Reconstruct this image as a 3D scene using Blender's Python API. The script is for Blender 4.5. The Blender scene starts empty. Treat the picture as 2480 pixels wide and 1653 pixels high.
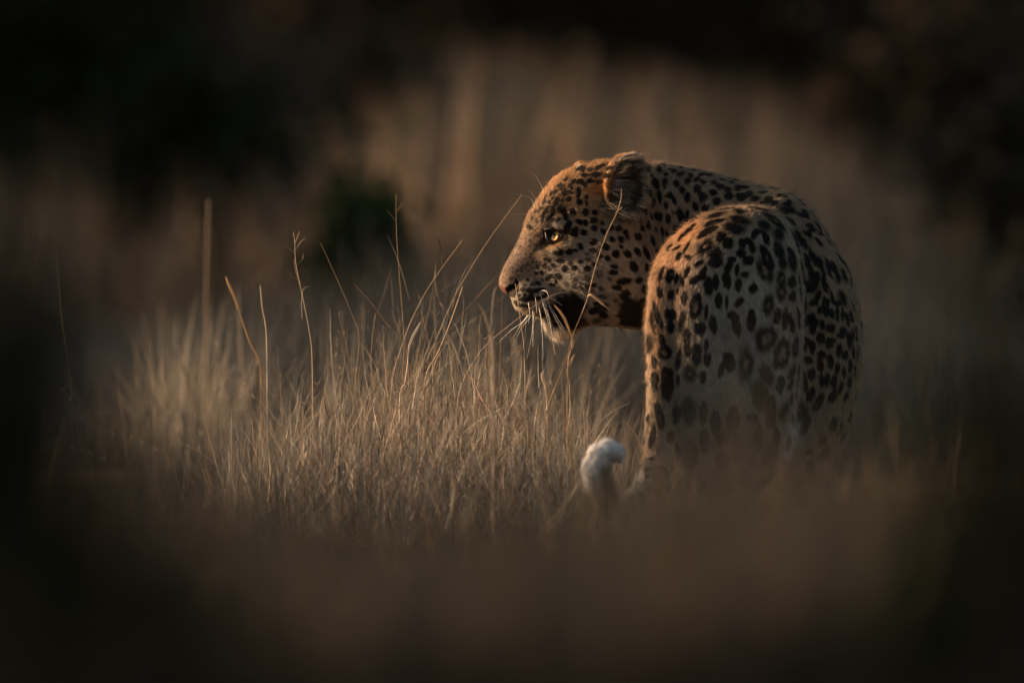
import bpy, math, random
import numpy as np
from mathutils import Vector, noise as mnoise
from mathutils.bvhtree import BVHTree
random.seed(7); rng = np.random.default_rng(7)
sc = bpy.context.scene
C = sc.collection
# ------------------------------------------------------------------ camera
S = 0.00080645            # metres per photo pixel at the leopard
CAMD = 22.0; CAMZ = 1.0
cam = bpy.data.cameras.new('camera'); co = bpy.data.objects.new('camera', cam); C.objects.link(co)
cam.sensor_width = 36; cam.lens = 36 * CAMD / (2480 * S)
ZC = (1290 - 826.5) * S
co.location = (0, -CAMD, CAMZ)
co.rotation_euler = (math.radians(90) - math.atan((CAMZ - ZC) / CAMD), 0, 0)
cam.clip_end = 2000; cam.clip_start = 0.5
cam.dof.use_dof = True; cam.dof.focus_distance = CAMD - 0.04; cam.dof.aperture_fstop = 2.6
sc.camera = co
# ------------------------------------------------------------------ world, sun, exposure
SUN_EL = math.radians(11); to_sun = Vector((-0.96, 0.25, 0)).normalized()
to_sun = Vector((to_sun.x * math.cos(SUN_EL), to_sun.y * math.cos(SUN_EL), math.sin(SUN_EL)))
w = bpy.data.worlds.new('World'); sc.world = w; w.use_nodes = True
nt = w.node_tree; bg = nt.nodes['Background']
sky = nt.nodes.new('ShaderNodeTexSky'); sky.sky_type = 'NISHITA'; sky.sun_disc = False
sky.sun_elevation = SUN_EL; sky.sun_rotation = math.atan2(to_sun.x, to_sun.y)
sky.dust_density = 2.2; sky.air_density = 1.0; sky.ozone_density = 0.6
nt.links.new(sky.outputs[0], bg.inputs[0]); bg.inputs[1].default_value = 0.052
sd = bpy.data.lights.new('sun', 'SUN'); sd.energy = 5.0; sd.angle = math.radians(0.6); sd.color = (1.0, 0.66, 0.40)
so = bpy.data.objects.new('sun', sd); C.objects.link(so)
so.rotation_euler = to_sun.to_track_quat('Z', 'Y').to_euler()
sc.view_settings.view_transform = 'Standard'; sc.view_settings.look = 'None'
sc.view_settings.gamma = 1; sc.view_settings.use_curve_mapping = False
sc.view_settings.exposure = 1.55
sc.cycles.use_denoising = True
try: sc.cycles_curves.shape = 'RIBBONS'
except Exception: pass
sc.cycles.max_bounces = 8; sc.cycles.diffuse_bounces = 3; sc.cycles.transparent_max_bounces = 8

# ------------------------------------------------------------------ helpers
def P(px, py, y=0.0):
    """photo pixel -> a place in the world at depth y"""
    k = 1 + y / CAMD
    return np.array([(px - 1240) * S * k, y, CAMZ + ((1290 - py) * S - CAMZ) * k])
def tag(o, label=None, cat=None, group=None, kind=None):
    if label: o['label'] = label
    if cat: o['category'] = cat
    if group: o['group'] = group
    if kind: o['kind'] = kind
    return o
def empty(name, loc=(0, 0, 0)):
    o = bpy.data.objects.new(name, None); C.objects.link(o); o.location = loc; return o
def mesh_obj(name, V, F, mat, parent=None, smooth=True, cols=None):
    """V (n,3) array, F (m,3) or (m,4) array of equal-sized faces"""
    me = bpy.data.meshes.new(name)
    V = np.asarray(V, np.float32); F = np.asarray(F, np.int32)
    me.vertices.add(len(V)); me.vertices.foreach_set('co', V.ravel())
    k = F.shape[1]
    me.loops.add(F.size); me.loops.foreach_set('vertex_index', F.ravel())
    me.polygons.add(len(F)); me.polygons.foreach_set('loop_start', np.arange(0, F.size, k, dtype=np.int32))
    if cols is not None:
        a = me.color_attributes.new('tint', 'FLOAT_COLOR', 'POINT')
        a.data.foreach_set('color', np.hstack([cols, np.ones((len(cols), 1))]).astype(np.float32).ravel())
    me.update(calc_edges=True)
    me.polygons.foreach_set('use_smooth', np.full(len(F), smooth))
    me.materials.append(mat)
    o = bpy.data.objects.new(name, me); C.objects.link(o)
    if parent: o.parent = parent
    return o
def mat(name, rough=0.7, spec=0.3):
    m = bpy.data.materials.new(name); m.use_nodes = True
    b = m.node_tree.nodes['Principled BSDF']; b.inputs['Roughness'].default_value = rough
    b.inputs['Specular IOR Level'].default_value = spec
    return m, m.node_tree, b
def mat_attr(name, rough=0.7, spec=0.3, transl=0.0, attr='tint', noise=None):
    m, t, b = mat(name, rough, spec)
    a = t.nodes.new('ShaderNodeAttribute'); a.attribute_name = attr
    src = a.outputs['Color']
    if noise:
        tc = t.nodes.new('ShaderNodeTexCoord'); nz = t.nodes.new('ShaderNodeTexNoise')
        nz.inputs['Scale'].default_value = noise; nz.inputs['Detail'].default_value = 4
        t.links.new(tc.outputs['Object'], nz.inputs['Vector'])
        mr = t.nodes.new('ShaderNodeMapRange'); mr.inputs[3].default_value = 0.6; mr.inputs[4].default_value = 1.35
        t.links.new(nz.outputs['Fac'], mr.inputs[0])
        vm = t.nodes.new('ShaderNodeVectorMath'); vm.operation = 'SCALE'
        t.links.new(src, vm.inputs[0]); t.links.new(mr.outputs[0], vm.inputs['Scale']); src = vm.outputs[0]
    t.links.new(src, b.inputs['Base Color'])
    if transl:
        tr = t.nodes.new('ShaderNodeBsdfTranslucent'); mx = t.nodes.new('ShaderNodeMixShader')
        mx.inputs[0].default_value = transl
        t.links.new(src, tr.inputs[0]); t.links.new(b.outputs[0], mx.inputs[1]); t.links.new(tr.outputs[0], mx.inputs[2])
        t.links.new(mx.outputs[0], t.nodes['Material Output'].inputs[0])
    return m

# ------------------------------------------------------------------ materials
M_grass = mat_attr('dry_grass', 0.55, 0.3, 0.3)
M_leaf = mat_attr('foliage', 0.8, 0.04, 0.12)
M_bark = mat_attr('bark', 0.9, 0.1, 0, noise=9)
m, t, b = mat('earth', 0.95, 0.1); M_earth = m
tc = t.nodes.new('ShaderNodeTexCoord'); nz = t.nodes.new('ShaderNodeTexNoise'); nz.inputs['Scale'].default_value = 1.3; nz.inputs['Detail'].default_value = 9
t.links.new(tc.outputs['Object'], nz.inputs['Vector'])
cr = t.nodes.new('ShaderNodeValToRGB'); cr.color_ramp.elements[0].color = (0.025, 0.018, 0.011, 1); cr.color_ramp.elements[1].color = (0.085, 0.058, 0.034, 1)
cr.color_ramp.elements[0].position = .35; cr.color_ramp.elements[1].position = .7
t.links.new(nz.outputs['Fac'], cr.inputs[0]); t.links.new(cr.outputs[0], b.inputs['Base Color'])
bp = t.nodes.new('ShaderNodeBump'); bp.inputs['Strength'].default_value = 0.6; nz2 = t.nodes.new('ShaderNodeTexNoise'); nz2.inputs['Scale'].default_value = 18
t.links.new(tc.outputs['Object'], nz2.inputs['Vector']); t.links.new(nz2.outputs['Fac'], bp.inputs['Height']); t.links.new(bp.outputs[0], b.inputs['Normal'])

# ------------------------------------------------------------------ ground
def gz(x, y):
    """gentle relief of the ground; level round the leopard, rising softly far behind"""
    x = np.asarray(x, float); y = np.asarray(y, float)
    f = np.clip((np.abs(y) - 3) / 10, 0, 1)
    return f * (0.05 * np.sin(x * .7 + y * .3) + 0.04 * np.sin(y * .53 - x * .4)) + 0.0009 * np.clip(y - 30, 0, 400) ** 1.5
n = 160
gx = np.sign(np.linspace(-1, 1, n)) * np.abs(np.linspace(-1, 1, n)) ** 2.5 * 600
gy = np.sign(np.linspace(-1, 1, n)) * np.abs(np.linspace(-1, 1, n)) ** 2.5 * 600
GX, GY = np.meshgrid(gx, gy)
V = np.stack([GX, GY, gz(GX, GY)], -1).reshape(-1, 3)
i = np.arange(n * n).reshape(n, n)
F = np.stack([i[:-1, :-1], i[:-1, 1:], i[1:, 1:], i[1:, :-1]], -1).reshape(-1, 4)
tag(mesh_obj('ground', V, F, M_earth), kind='structure')

# ================================================================== THE LEOPARD
H = 0.0032
lo = np.array([-0.05, -1.0, -0.01]); hi = np.array([0.73, 0.36, 0.77])
N = np.ceil((hi - lo) / H).astype(int)
ax = [lo[k] + H * np.arange(N[k]) for k in range(3)]
FLD = np.full(N, 0.2, np.float32)
def smin(a, b, k):
    h = np.clip(0.5 + 0.5 * (b - a) / k, 0, 1); return b + (a - b) * h - k * h * (1 - h)
def sl(bmin, bmax, pad):
    r = []
    for k in range(3):
        a = max(0, int((bmin[k] - pad - lo[k]) / H)); b = min(N[k], int((bmax[k] + pad - lo[k]) / H) + 2); r.append(slice(a, b))
    return tuple(r)
def grid(s):
    return ax[0][s[0]][:, None, None].astype(np.float32), ax[1][s[1]][None, :, None].astype(np.float32), ax[2][s[2]][None, None, :].astype(np.float32)
def chaikin(p, n=2):
    p = np.asarray(p, float)
    for _ in range(n):
        q = np.roll(p, -1, 0); p = np.stack([p * .75 + q * .25, p * .25 + q * .75], 1).reshape(-1, 2)
    return p
def polysd(X, Z, p):
    """signed distance to a closed outline, positive inside"""
    q = np.roll(p, -1, 0); d2 = np.full(X.shape, 1e9); ins = np.zeros(X.shape, bool)
    for (x1, z1), (x2, z2) in zip(p, q):
        ex, ez = x2 - x1, z2 - z1; t_ = np.clip(((X - x1) * ex + (Z - z1) * ez) / (ex * ex + ez * ez + 1e-12), 0, 1)
        d2 = np.minimum(d2, (X - x1 - t_ * ex) ** 2 + (Z - z1 - t_ * ez) ** 2)
        c = ((z1 > Z) != (z2 > Z)); ins ^= c & (X < (x2 - x1) * (Z - z1) / (z2 - z1 + 1e-12) + x1)
    d = np.sqrt(d2); return np.where(ins, d, -d)
def lobe(poly, yc, ctrl, k, pad=0.04, soft=2, sig=.085):
    """a rounded mass: outline seen from the side, and at control points its half-thickness W, edge radius R, depth offset"""
    p3 = np.array([P(a, b_, yc) for a, b_ in poly]); p = chaikin(p3[:, [0, 2]], soft)
    Wm = max(c[2] for c in ctrl); om = max([abs(c[4]) for c in ctrl])
    s = sl((p[:, 0].min(), yc - Wm - om, p[:, 1].min()), (p[:, 0].max(), yc + Wm + om, p[:, 1].max()), pad)
    X, Y, Z = grid(s); X2, Z2 = np.meshgrid(ax[0][s[0]], ax[2][s[2]], indexing='ij')
    D = polysd(X2, Z2, p)
    ws = 0; acc = 0
    for (a, b_, W_, R_, o_) in ctrl:
        c = P(a, b_, yc); ww = np.exp(-((X2 - c[0]) ** 2 + (Z2 - c[2]) ** 2) / (2 * sig * sig)) + 1e-9 / (((X2 - c[0]) ** 2 + (Z2 - c[2]) ** 2) + .01)
        acc = acc + ww[..., None] * np.array([W_, R_, o_]); ws = ws + ww
    W_, R_, o_ = [v[:, None, :].astype(np.float32) for v in np.moveaxis(acc / ws[..., None], -1, 0)]
    Dg = D[:, None, :].astype(np.float32)
    kk = R_ / W_
    f = np.sqrt(np.maximum(R_ - Dg, 0) ** 2 + (kk * (Y - yc - o_)) ** 2) - R_
    f = f / np.maximum(kk, 1) ** .5
    FLD[s] = smin(FLD[s], f, k)
def ell(c, r, k, sub=False, rot=0.0):
    c = np.asarray(c); r = np.asarray(r, float); m_ = r.max()
    s = sl(c - m_, c + m_, 0.02 + k); X, Y, Z = grid(s)
    x_, z_ = X - c[0], Z - c[2]
    if rot: x_, z_ = x_ * math.cos(rot) + z_ * math.sin(rot), -x_ * math.sin(rot) + z_ * math.cos(rot)
    q = np.sqrt((x_ / r[0]) ** 2 + ((Y - c[1]) / r[1]) ** 2 + (z_ / r[2]) ** 2)
    f = (q - 1) * r.min()
    if sub: FLD[s] = -smin(-FLD[s], f, k)
    else: FLD[s] = smin(FLD[s], f, k)
def chain(pts, k, sub=False):
    for (a, ra), (b_, rb) in zip(pts[:-1], pts[1:]):
        a = np.asarray(a, float); b_ = np.asarray(b_, float); m_ = max(ra, rb)
        s = sl(np.minimum(a, b_) - m_, np.maximum(a, b_) + m_, 0.015 + k); X, Y, Z = grid(s); e = b_ - a
        h = np.clip(((X - a[0]) * e[0] + (Y - a[1]) * e[1] + (Z - a[2]) * e[2]) / (e @ e), 0, 1)
        f = np.sqrt((X - a[0] - h * e[0]) ** 2 + (Y - a[1] - h * e[1]) ** 2 + (Z - a[2] - h * e[2]) ** 2) - (ra + (rb - ra) * h)
        if sub: FLD[s] = -smin(-FLD[s], f, k)
        else: FLD[s] = smin(FLD[s], f, k)
# torso, curling away behind the haunch
lobe([(1640, 440), (1700, 418), (1765, 440), (1830, 452), (1870, 457), (1902, 467), (1932, 485), (1957, 505), (1985, 540), (2003, 568), (2017, 590), (2042, 628), (2060, 662), (2074, 720), (2082, 775), (2085, 830), (2081, 885), (2070, 950), (2052, 1010), (2030, 1070), (1995, 1110), (1900, 1120), (1760, 1080), (1660, 900), (1640, 700)],
     -0.02, [(1700, 600, .13, .12, .05), (1900, 560, .17, .14, .03), (1990, 640, .19, .13, -.02), (2020, 850, .21, .15, -.03), (1950, 1000, .2, .13, -.03), (1800, 900, .2, .16, -.02)], .02)
# neck
lobe([(1470, 420), (1520, 395), (1580, 393), (1620, 399), (1660, 406), (1700, 416), (1765, 437), (1830, 452), (1900, 490), (1900, 700), (1750, 830), (1640, 815), (1580, 788), (1530, 793), (1480, 787), (1440, 740), (1430, 600), (1440, 470)],
     .03, [(1480, 600, .093, .09, -.01), (1600, 450, .085, .08, .0), (1600, 650, .10, .09, 0), (1780, 560, .12, .10, .04)], .02)
# head
lobe([(1207, 688), (1209, 676), (1216, 655), (1228, 632), (1242, 608), (1256, 583), (1264, 560), (1274, 530), (1282, 512), (1296, 494), (1312, 468), (1330, 443), (1352, 422), (1378, 409), (1405, 400), (1435, 392), (1465, 387), (1495, 388), (1540, 410), (1565, 470), (1575, 560), (1572, 660), (1545, 740), (1510, 780), (1470, 785), (1432, 784), (1412, 790), (1392, 803), (1372, 817), (1352, 823), (1334, 812), (1322, 796), (1316, 781), (1311, 767), (1290, 763), (1268, 758), (1252, 750), (1243, 738), (1240, 724), (1232, 714), (1218, 706)],
     0, [(1222, 692, .021, .018, 0), (1232, 655, .026, .022, 0), (1262, 700, .043, .03, 0), (1300, 722, .049, .034, 0), (1265, 620, .034, .03, 0), (1290, 650, .041, .04, 0), (1300, 560, .046, .03, 0), (1345, 570, .060, .05, 0), (1330, 500, .060, .035, 0),
         (1390, 440, .064, .05, 0), (1470, 410, .066, .05, 0), (1420, 500, .077, .07, 0), (1350, 640, .064, .06, 0), (1410, 640, .084, .09, 0), (1480, 640, .094, .1, 0), (1540, 600, .095, .1, 0), (1345, 795, .028, .022, 0), (1335, 768, .036, .03, 0), (1385, 765, .055, .04, 0), (1430, 730, .078, .06, 0), (1500, 740, .085, .07, 0)], .012, soft=1, sig=.027)
# brow, cheekbone, muzzle pad, forehead relief (both sides)
for sg in (-1, 1):
    def Q(px, py, y): q = P(px, py, 0); q[1] = sg * y; return q
    chain([(Q(1302, 548, .036), .008), (Q(1322, 541, .049), .0105), (Q(1355, 541, .060), .011), (Q(1385, 552, .068), .009)], .012)
    chain([(Q(1318, 612, .046), .007), (Q(1350, 606, .057), .008), (Q(1385, 586, .067), .010)], .016)
    ell(Q(1286, 715, .030), (.036, .026, .026), .012)
    ell(Q(1335, 574, .066), (.019, .011, .013), .006, True, rot=-.35)
    chain([(Q(1232, 703, .024), .004), (Q(1250, 692, .036), .0055)], .003, True)     # nostril slit
    chain([(Q(1262, 752, .034), .002), (Q(1300, 757, .050), .0025), (Q(1345, 762, .056), .003), (Q(1385, 755, .066), .002)], .004, True)
    ell(Q(1362, 778, .052), (.020, .012, .014), .012, True)
    # ear: an open cup
    if sg < 0:
        ell(Q(1515, 446, .086), (.043, .026, .060), .008)
        ell(Q(1508, 452, .116), (.036, .040, .054), .006, True)
        chain([(Q(1500, 392, .088), .003), (Q(1490, 414, .090), .003), (Q(1484, 440, .086), .004)], .014)
        chain([(Q(1508, 381, .088), .0035), (Q(1528, 377, .090), .0035), (Q(1550, 383, .086), .004), (Q(1562, 410, .088), .005), (Q(1560, 470, .096), .006)], .006)
    else:
        ell(Q(1407, 412, .060), (.015, .018, .016), .004)
# haunch
lobe([(1584, 655), (1598, 615), (1622, 583), (1660, 547), (1700, 521), (1750, 504), (1800, 498), (1850, 506), (1893, 536), (1922, 590), (1938, 660), (1945, 750), (1944, 850), (1938, 930), (1925, 1000), (1900, 1075), (1860, 1170), (1780, 1230), (1640, 1230), (1590, 1200), (1580, 1100), (1577, 1000), (1573, 900), (1568, 800), (1571, 730)],
     -.26, [(1600, 800, .155, .085, 0), (1620, 1000, .13, .08, 0), (1720, 600, .15, .12, .01), (1760, 800, .172, .13, 0), (1900, 700, .14, .10, .03), (1900, 950, .13, .10, .02), (1720, 1150, .10, .09, 0)], .014)
lobe([(1800, 500), (1900, 480), (1960, 540), (1990, 640), (1960, 760), (1850, 760), (1760, 640)], -.12, [(1880, 600, .13, .10, 0), (1850, 520, .11, .1, .03)], .05)
# limbs
def leg(pts, k=.03): chain([(P(a, b_, y_), r_) for a, b_, y_, r_ in pts], k)
leg([(1760, 930, -.28, .12), (1810, 1060, -.30, .075), (1740, 1150, -.29, .046), (1690, 1200, -.28, .033), (1712, 1262, -.28, .03), (1760, 1268, -.29, .03)])
leg([(1700, 950, -.13, .10), (1740, 1080, -.08, .07), (1660, 1190, -.06, .036), (1680, 1262, -.06, .03), (1725, 1268, -.06, .03)])
leg([(1930, 700, .10, .09), (1900, 900, .10, .06), (1890, 1080, .10, .042), (1885, 1250, .10, .034), (1845, 1266, .09, .032)])
leg([(1960, 800, -.08, .08), (1975, 1010, -.06, .055), (1965, 1120, -.05, .042), (1950, 1250, -.05, .034), (1915, 1266, -.06, .032)])
# tail: down the rump, forward through the grass and up to the white tip
TAIL = [(1650, 640, -.30, .036), (1618, 690, -.345, .034), (1608, 780, -.358, .031), (1606, 900, -.362, .029), (1602, 1020, -.365, .028), (1592, 1120, -.39, .028), (1565, 1200, -.52, .027), (1510, 1245, -.68, .026), (1470, 1235, -.82, .023), (1450, 1180, -.90, .024), (1444, 1134, -.93, .0230), (1453, 1104, -.93, .0205), (1471, 1091, -.93, .0175), (1490, 1095, -.93, .014), (1499, 1110, -.92, .009)]
leg(TAIL, .008)

def surface_nets(F_):
    s = F_ < 0; nx, ny, nz_ = F_.shape
    vs = np.zeros((nx - 1, ny - 1, nz_ - 1), np.int8)
    cor = [(a, b_, c) for a in (0, 1) for b_ in (0, 1) for c in (0, 1)]
    for a, b_, c in cor: vs += s[a:nx - 1 + a, b_:ny - 1 + b_, c:nz_ - 1 + c]
    act = (vs > 0) & (vs < 8); idx = np.argwhere(act); n_ = len(idx)
    ids = np.full(act.shape, -1, np.int32); ids[tuple(idx.T)] = np.arange(n_)
    vals = {c: F_[idx[:, 0] + c[0], idx[:, 1] + c[1], idx[:, 2] + c[2]] for c in cor}
    acc = np.zeros((n_, 3)); cnt = np.zeros(n_)
    for ia, ca in enumerate(cor):
        for cb in cor[ia + 1:]:
            if sum(abs(p - q) for p, q in zip(ca, cb)) != 1: continue
            va, vb = vals[ca], vals[cb]; cr_ = (va < 0) != (vb < 0)
            t_ = np.where(cr_, va / np.where(cr_, va - vb, 1), 0)[:, None]
            acc += np.where(cr_[:, None], np.array(ca) + t_ * (np.array(cb) - np.array(ca)), 0); cnt += cr_
    Vv = (idx + acc / cnt[:, None]) * H + lo
    Fs = []
    for d in range(3):
        u, v = (d + 1) % 3, (d + 2) % 3
        sa = [slice(0, k) for k in F_.shape]; sb = list(sa); sa[d] = slice(0, F_.shape[d] - 1); sb[d] = slice(1, F_.shape[d])
        ch = s[tuple(sa)] != s[tuple(sb)]; e = np.argwhere(ch); e = e[(e[:, u] > 0) & (e[:, v] > 0) & (e[:, u] < F_.shape[u] - 1) & (e[:, v] < F_.shape[v] - 1)]
        ins = s[tuple(e.T)]; q = []
        for du, dv in ((1, 1), (0, 1), (0, 0), (1, 0)):
            c = e.copy(); c[:, u] -= du; c[:, v] -= dv; q.append(ids[tuple(c.T)])
        q = np.stack(q, 1); q[~ins] = q[~ins][:, ::-1]; Fs.append(q)
    return Vv, np.concatenate(Fs)
BV, BF = surface_nets(FLD)
def relax(V_, F_, it, lam=.5):
    e = np.concatenate([F_[:, [0, 1]], F_[:, [1, 2]], F_[:, [2, 3]], F_[:, [3, 0]]]); e = np.concatenate([e, e[:, ::-1]])
    cnt = np.bincount(e[:, 0], minlength=len(V_))[:, None]
    for k in range(it):
        a = np.stack([np.bincount(e[:, 0], V_[e[:, 1], j], len(V_)) for j in range(3)], 1) / cnt
        V_ = V_ + (lam if k % 2 == 0 else -lam * 1.02) * (a - V_)
    return V_
BV = relax(BV, BF, 6)
# keep the piece that is the animal, drop specks
del FLD
def vnormals(V_, F_):
    n_ = np.cross(V_[F_[:, 2]] - V_[F_[:, 0]], V_[F_[:, 3]] - V_[F_[:, 1]]); out = np.zeros_like(V_)
    for j in range(4):
        for c in range(3): out[:, c] += np.bincount(F_[:, j], n_[:, c], len(V_))
    return out / (np.linalg.norm(out, axis=1)[:, None] + 1e-12)
BN = vnormals(BV, BF)
bvh = BVHTree.FromPolygons(BV.tolist(), BF.tolist())
CP = Vector((0, -CAMD, CAMZ))
def cast(px, py):
    d = (Vector(P(px, py, 0)) - CP).normalized()
    h, nn, _, _ = bvh.ray_cast(CP, d)
    return (h, nn) if h is not None else (None, None)
def pix(p):
    """where on the photo a world point falls (array)"""
    k = CAMD / (p[:, 1] + CAMD); return p[:, 0] * k / S + 1240, 1290 - (CAMZ + (p[:, 2] - CAMZ) * k) / S

# ------------------------------------------------------------------ the spots: u v a b angle [darkness [ring]] per stretch of coat
SPOTS = []
def spots(ox, oy, sc_, txt, ring=0.0, dark=None):
    for it in txt.split(';'):
        v = [float(q) for q in it.split()]
        if len(v) < 4: continue
        ang = math.radians(v[4]) if len(v) > 4 else 0.0
        s_ = v[5] if len(v) > 5 else 1.0
        if dark: s_ = dark
        rg = v[6] if len(v) > 6 else 0
        SPOTS.append((ox + v[0] / sc_, oy + v[1] / sc_, v[2] / sc_, v[3] / sc_, ang, s_, rg))
# brow and crown
spots(1200, 380, 7.84, "1305 665 70 36 100;1160 835 78 35 115;1390 800 48 38 160;1230 980 75 32 85;1310 1035 70 40 85;1478 1045 65 42 85;1100 1020 85 30 98;1065 1120 50 20 115;960 1030 75 28 115;905 1130 70 24 105;885 1200 30 24 90;1345 1160 55 35 80;1435 560 55 25 60;1280 835 35 22 60 .8;1385 1305 105 50 115;1510 1420 75 50 120;1090 1195 50 22 160;1190 1185 50 22 150;1490 470 50 22 140;1340 430 45 18 150;1210 540 45 18 145;1130 660 50 22 130;1060 690 35 18 120;1020 860 25 20 120;930 850 45 18 125;960 760 40 14 115 .8;840 1010 60 16 130 .8;900 960 30 14 130 .8;1090 770 40 14 130 .8;1260 570 50 20 135 .9;1190 650 35 14 135 .8;760 1030 40 14 140 .8;700 1170 30 13 120 .8;650 1330 45 30 50;790 1210 30 14 70 .8;1385 920 30 20 90 .5;1400 655 24 16 60 .6;1460 680 20 24 90 .7;990 1180 30 14 120 .9")
spots(1400, 370, 7.84, "60 300 80 40 5;230 320 45 22 160;370 290 50 25 150;460 250 60 14 165;565 300 60 28 155;130 425 75 28 3;330 420 90 38 170;520 425 45 42 0;45 545 50 40 170;130 615 42 42 0;235 535 60 30 10;400 560 95 34 8;15 750 95 30 90;30 930 50 45 60;155 1130 65 52 90;160 840 32 20 90;170 960 50 18 85;25 1305 55 50 90;150 1325 50 48 0;305 1280 50 45 90;470 1335 45 30 45;310 1435 55 42 15;120 1510 55 50 0;485 1500 60 32 65;650 1430 40 34 90;780 1440 50 45 30;840 1300 40 32 90;320 1130 50 36 30;390 1050 30 24 60;905 1510 50 34 90;970 1285 30 14 90;1220 1440 50 30 85;1335 1380 75 40 90;1490 1465 30 22 90;1270 1130 80 45 75;1300 920 50 25 90;1430 950 90 32 90;1330 740 110 45 60;1375 430 40 35 0;1450 570 80 50 60;1490 640 50 30 90;1540 820 110 35 85;1520 1220 90 60 60;1400 1200 70 14 80;1185 1290 80 14 95 .8;1340 290 60 36 90;1540 310 60 42 90;1270 490 40 24 90;1210 600 110 30 92")
spots(1200, 580, 7.84, "1240 245 50 48 0;1400 230 60 45 160;1520 205 45 18 10;1240 405 75 28 12 .9;1430 445 45 28 0 .9;1500 540 55 38 15;1315 560 55 48 0;1115 490 55 25 25;935 490 40 35 30;1030 555 45 28 50 .9;800 520 40 20 75;885 630 50 28 55;770 640 30 18 20;1000 730 45 45 0;1070 695 50 28 30;1195 695 65 42 15;1155 785 40 22 80;1090 855 45 22 10;895 765 22 15 0 .8;615 768 28 24 0;700 855 40 24 160 .8;805 835 50 32 10;565 860 25 18 0 .7;525 940 50 24 0 .8;1220 880 30 28 0 .5;1350 850 50 30 10 .5;1500 765 50 40 0 .6;1500 885 35 25 0 .6;1460 1000 40 30 0 .7;780 965 165 34 176;640 960 40 38 0;560 1050 28 26;675 1055 38 36;600 1130 170 32 176;790 1110 60 28 170;970 1050 50 35 150;890 1090 40 22 150;450 1060 25 20;490 1250 65 18 5;600 1260 60 16 3;380 1190 34 14 30;415 1245 20 16;1030 400 40 25 0;950 370 25 22;480 125 18 14 0 .7;660 20 22 16 90 .7;800 185 60 8 158 .7;490 580 26 30 90 .7;400 585 28 24 90 .7;1130 255 30 26;700 430 25 13 150 .6;620 450 20 12 0 .6;320 520 16 10 0 .6;340 230 14 10 0 .6;1180 150 20 12 60 .7;860 430 24 16 60 .7")
spots(1400, 570, 7.84, "300 125 60 50 0;50 210 60 40 60;525 215 75 50 40;650 75 48 45;815 80 60 45 60;820 215 45 25 35;290 290 70 35 15 .8;175 345 32 30 0 .8;720 350 62 58;930 350 75 50 35;565 430 48 45;425 395 50 45 50;195 460 38 28 0 .9;50 500 45 30;300 550 38 24 70;185 630 65 48 20;690 600 65 35 5;685 700 80 40 5;1050 600 100 65 65;1130 320 85 38 55;1310 350 140 36 65;1310 610 75 45 90;1420 110 95 32 75;1525 370 110 35 65;400 725 60 48 150 .65;195 820 60 45 0 .65;880 870 125 48 175;740 985 85 45 5;610 830 38 25 0 .7;1160 850 60 48 160;1335 990 100 78 100;890 1120 95 72 150;1480 640 45 38 60;300 935 38 32;190 970 45 28 160 .8;435 1015 50 40 0 .8;460 1160 60 28 5 .8;1320 1210 55 45;710 1230 40 25 0 .8;370 1285 60 30 170;540 1300 40 25 0 .8;310 1420 90 50 155;490 1500 65 45 0;1135 30 70 48 60;920 20 50 28 60;80 1000 30 24 0 .5;280 1045 20 18 0 .6")
# black lip and throat patches; mouth shadow is painted in with the lip
spots(1180, 340, 3.0154, "600 1205 118 75 5 1;560 1280 140 70 0 1;640 1320 66 62 0 1;480 1270 90 70 0 1;1055 1205 88 48 10 1;1050 1310 92 50 12 1;1010 1265 60 60 0 1;1090 1260 50 60 0 1;820 1235 60 22 160 .9;850 1275 30 20 0 .9;700 1330 40 16 0 .8;800 1310 16 30 90 .8;1180 1080 48 44 0;1140 1170 26 18 0;460 1400 26 14 60 .7;470 1370 30 10 30 .7")
# neck
spots(1560, 380, 6.272, "60 170 60 28 90;90 280 35 30;225 190 50 35 80;300 130 50 22 15;330 270 45 22 20;440 215 55 35 20;570 175 50 25 15;565 265 60 32 160;710 285 38 40;770 215 70 20 10;170 400 90 45 65;315 400 80 35 95;485 405 50 48;575 500 50 50;660 375 42 45;815 340 55 28 145;890 275 50 20 5;895 390 40 35;990 290 65 32 0;1055 395 50 32;1190 355 50 30;65 520 95 40 65;235 610 100 32 82;140 700 75 25 90;335 740 55 28 90;385 590 60 40 150;455 660 65 32 70;660 620 80 42 100;820 490 75 50 60;880 610 75 55 80;790 750 75 40 75;930 790 65 50 80;1050 545 65 42;1100 680 60 52;1160 460 65 42;1330 400 60 30;1430 480 65 40;1270 515 60 40 30;1300 600 70 48;1480 620 80 60;1530 470 60 50;25 835 65 30 80;115 900 45 14 85;220 910 60 58;365 945 70 35 85;550 890 95 55 70;650 900 100 28 95;445 850 35 25 0 .7;65 1040 60 32 90;185 1105 30 18 85;280 1150 75 25 85;350 1180 55 25 75;470 1105 65 32 90;300 1290 35 22 80 .6;135 1270 90 28 75;230 1490 100 32 70;40 1460 110 35 65;380 1380 60 45 100")
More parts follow.
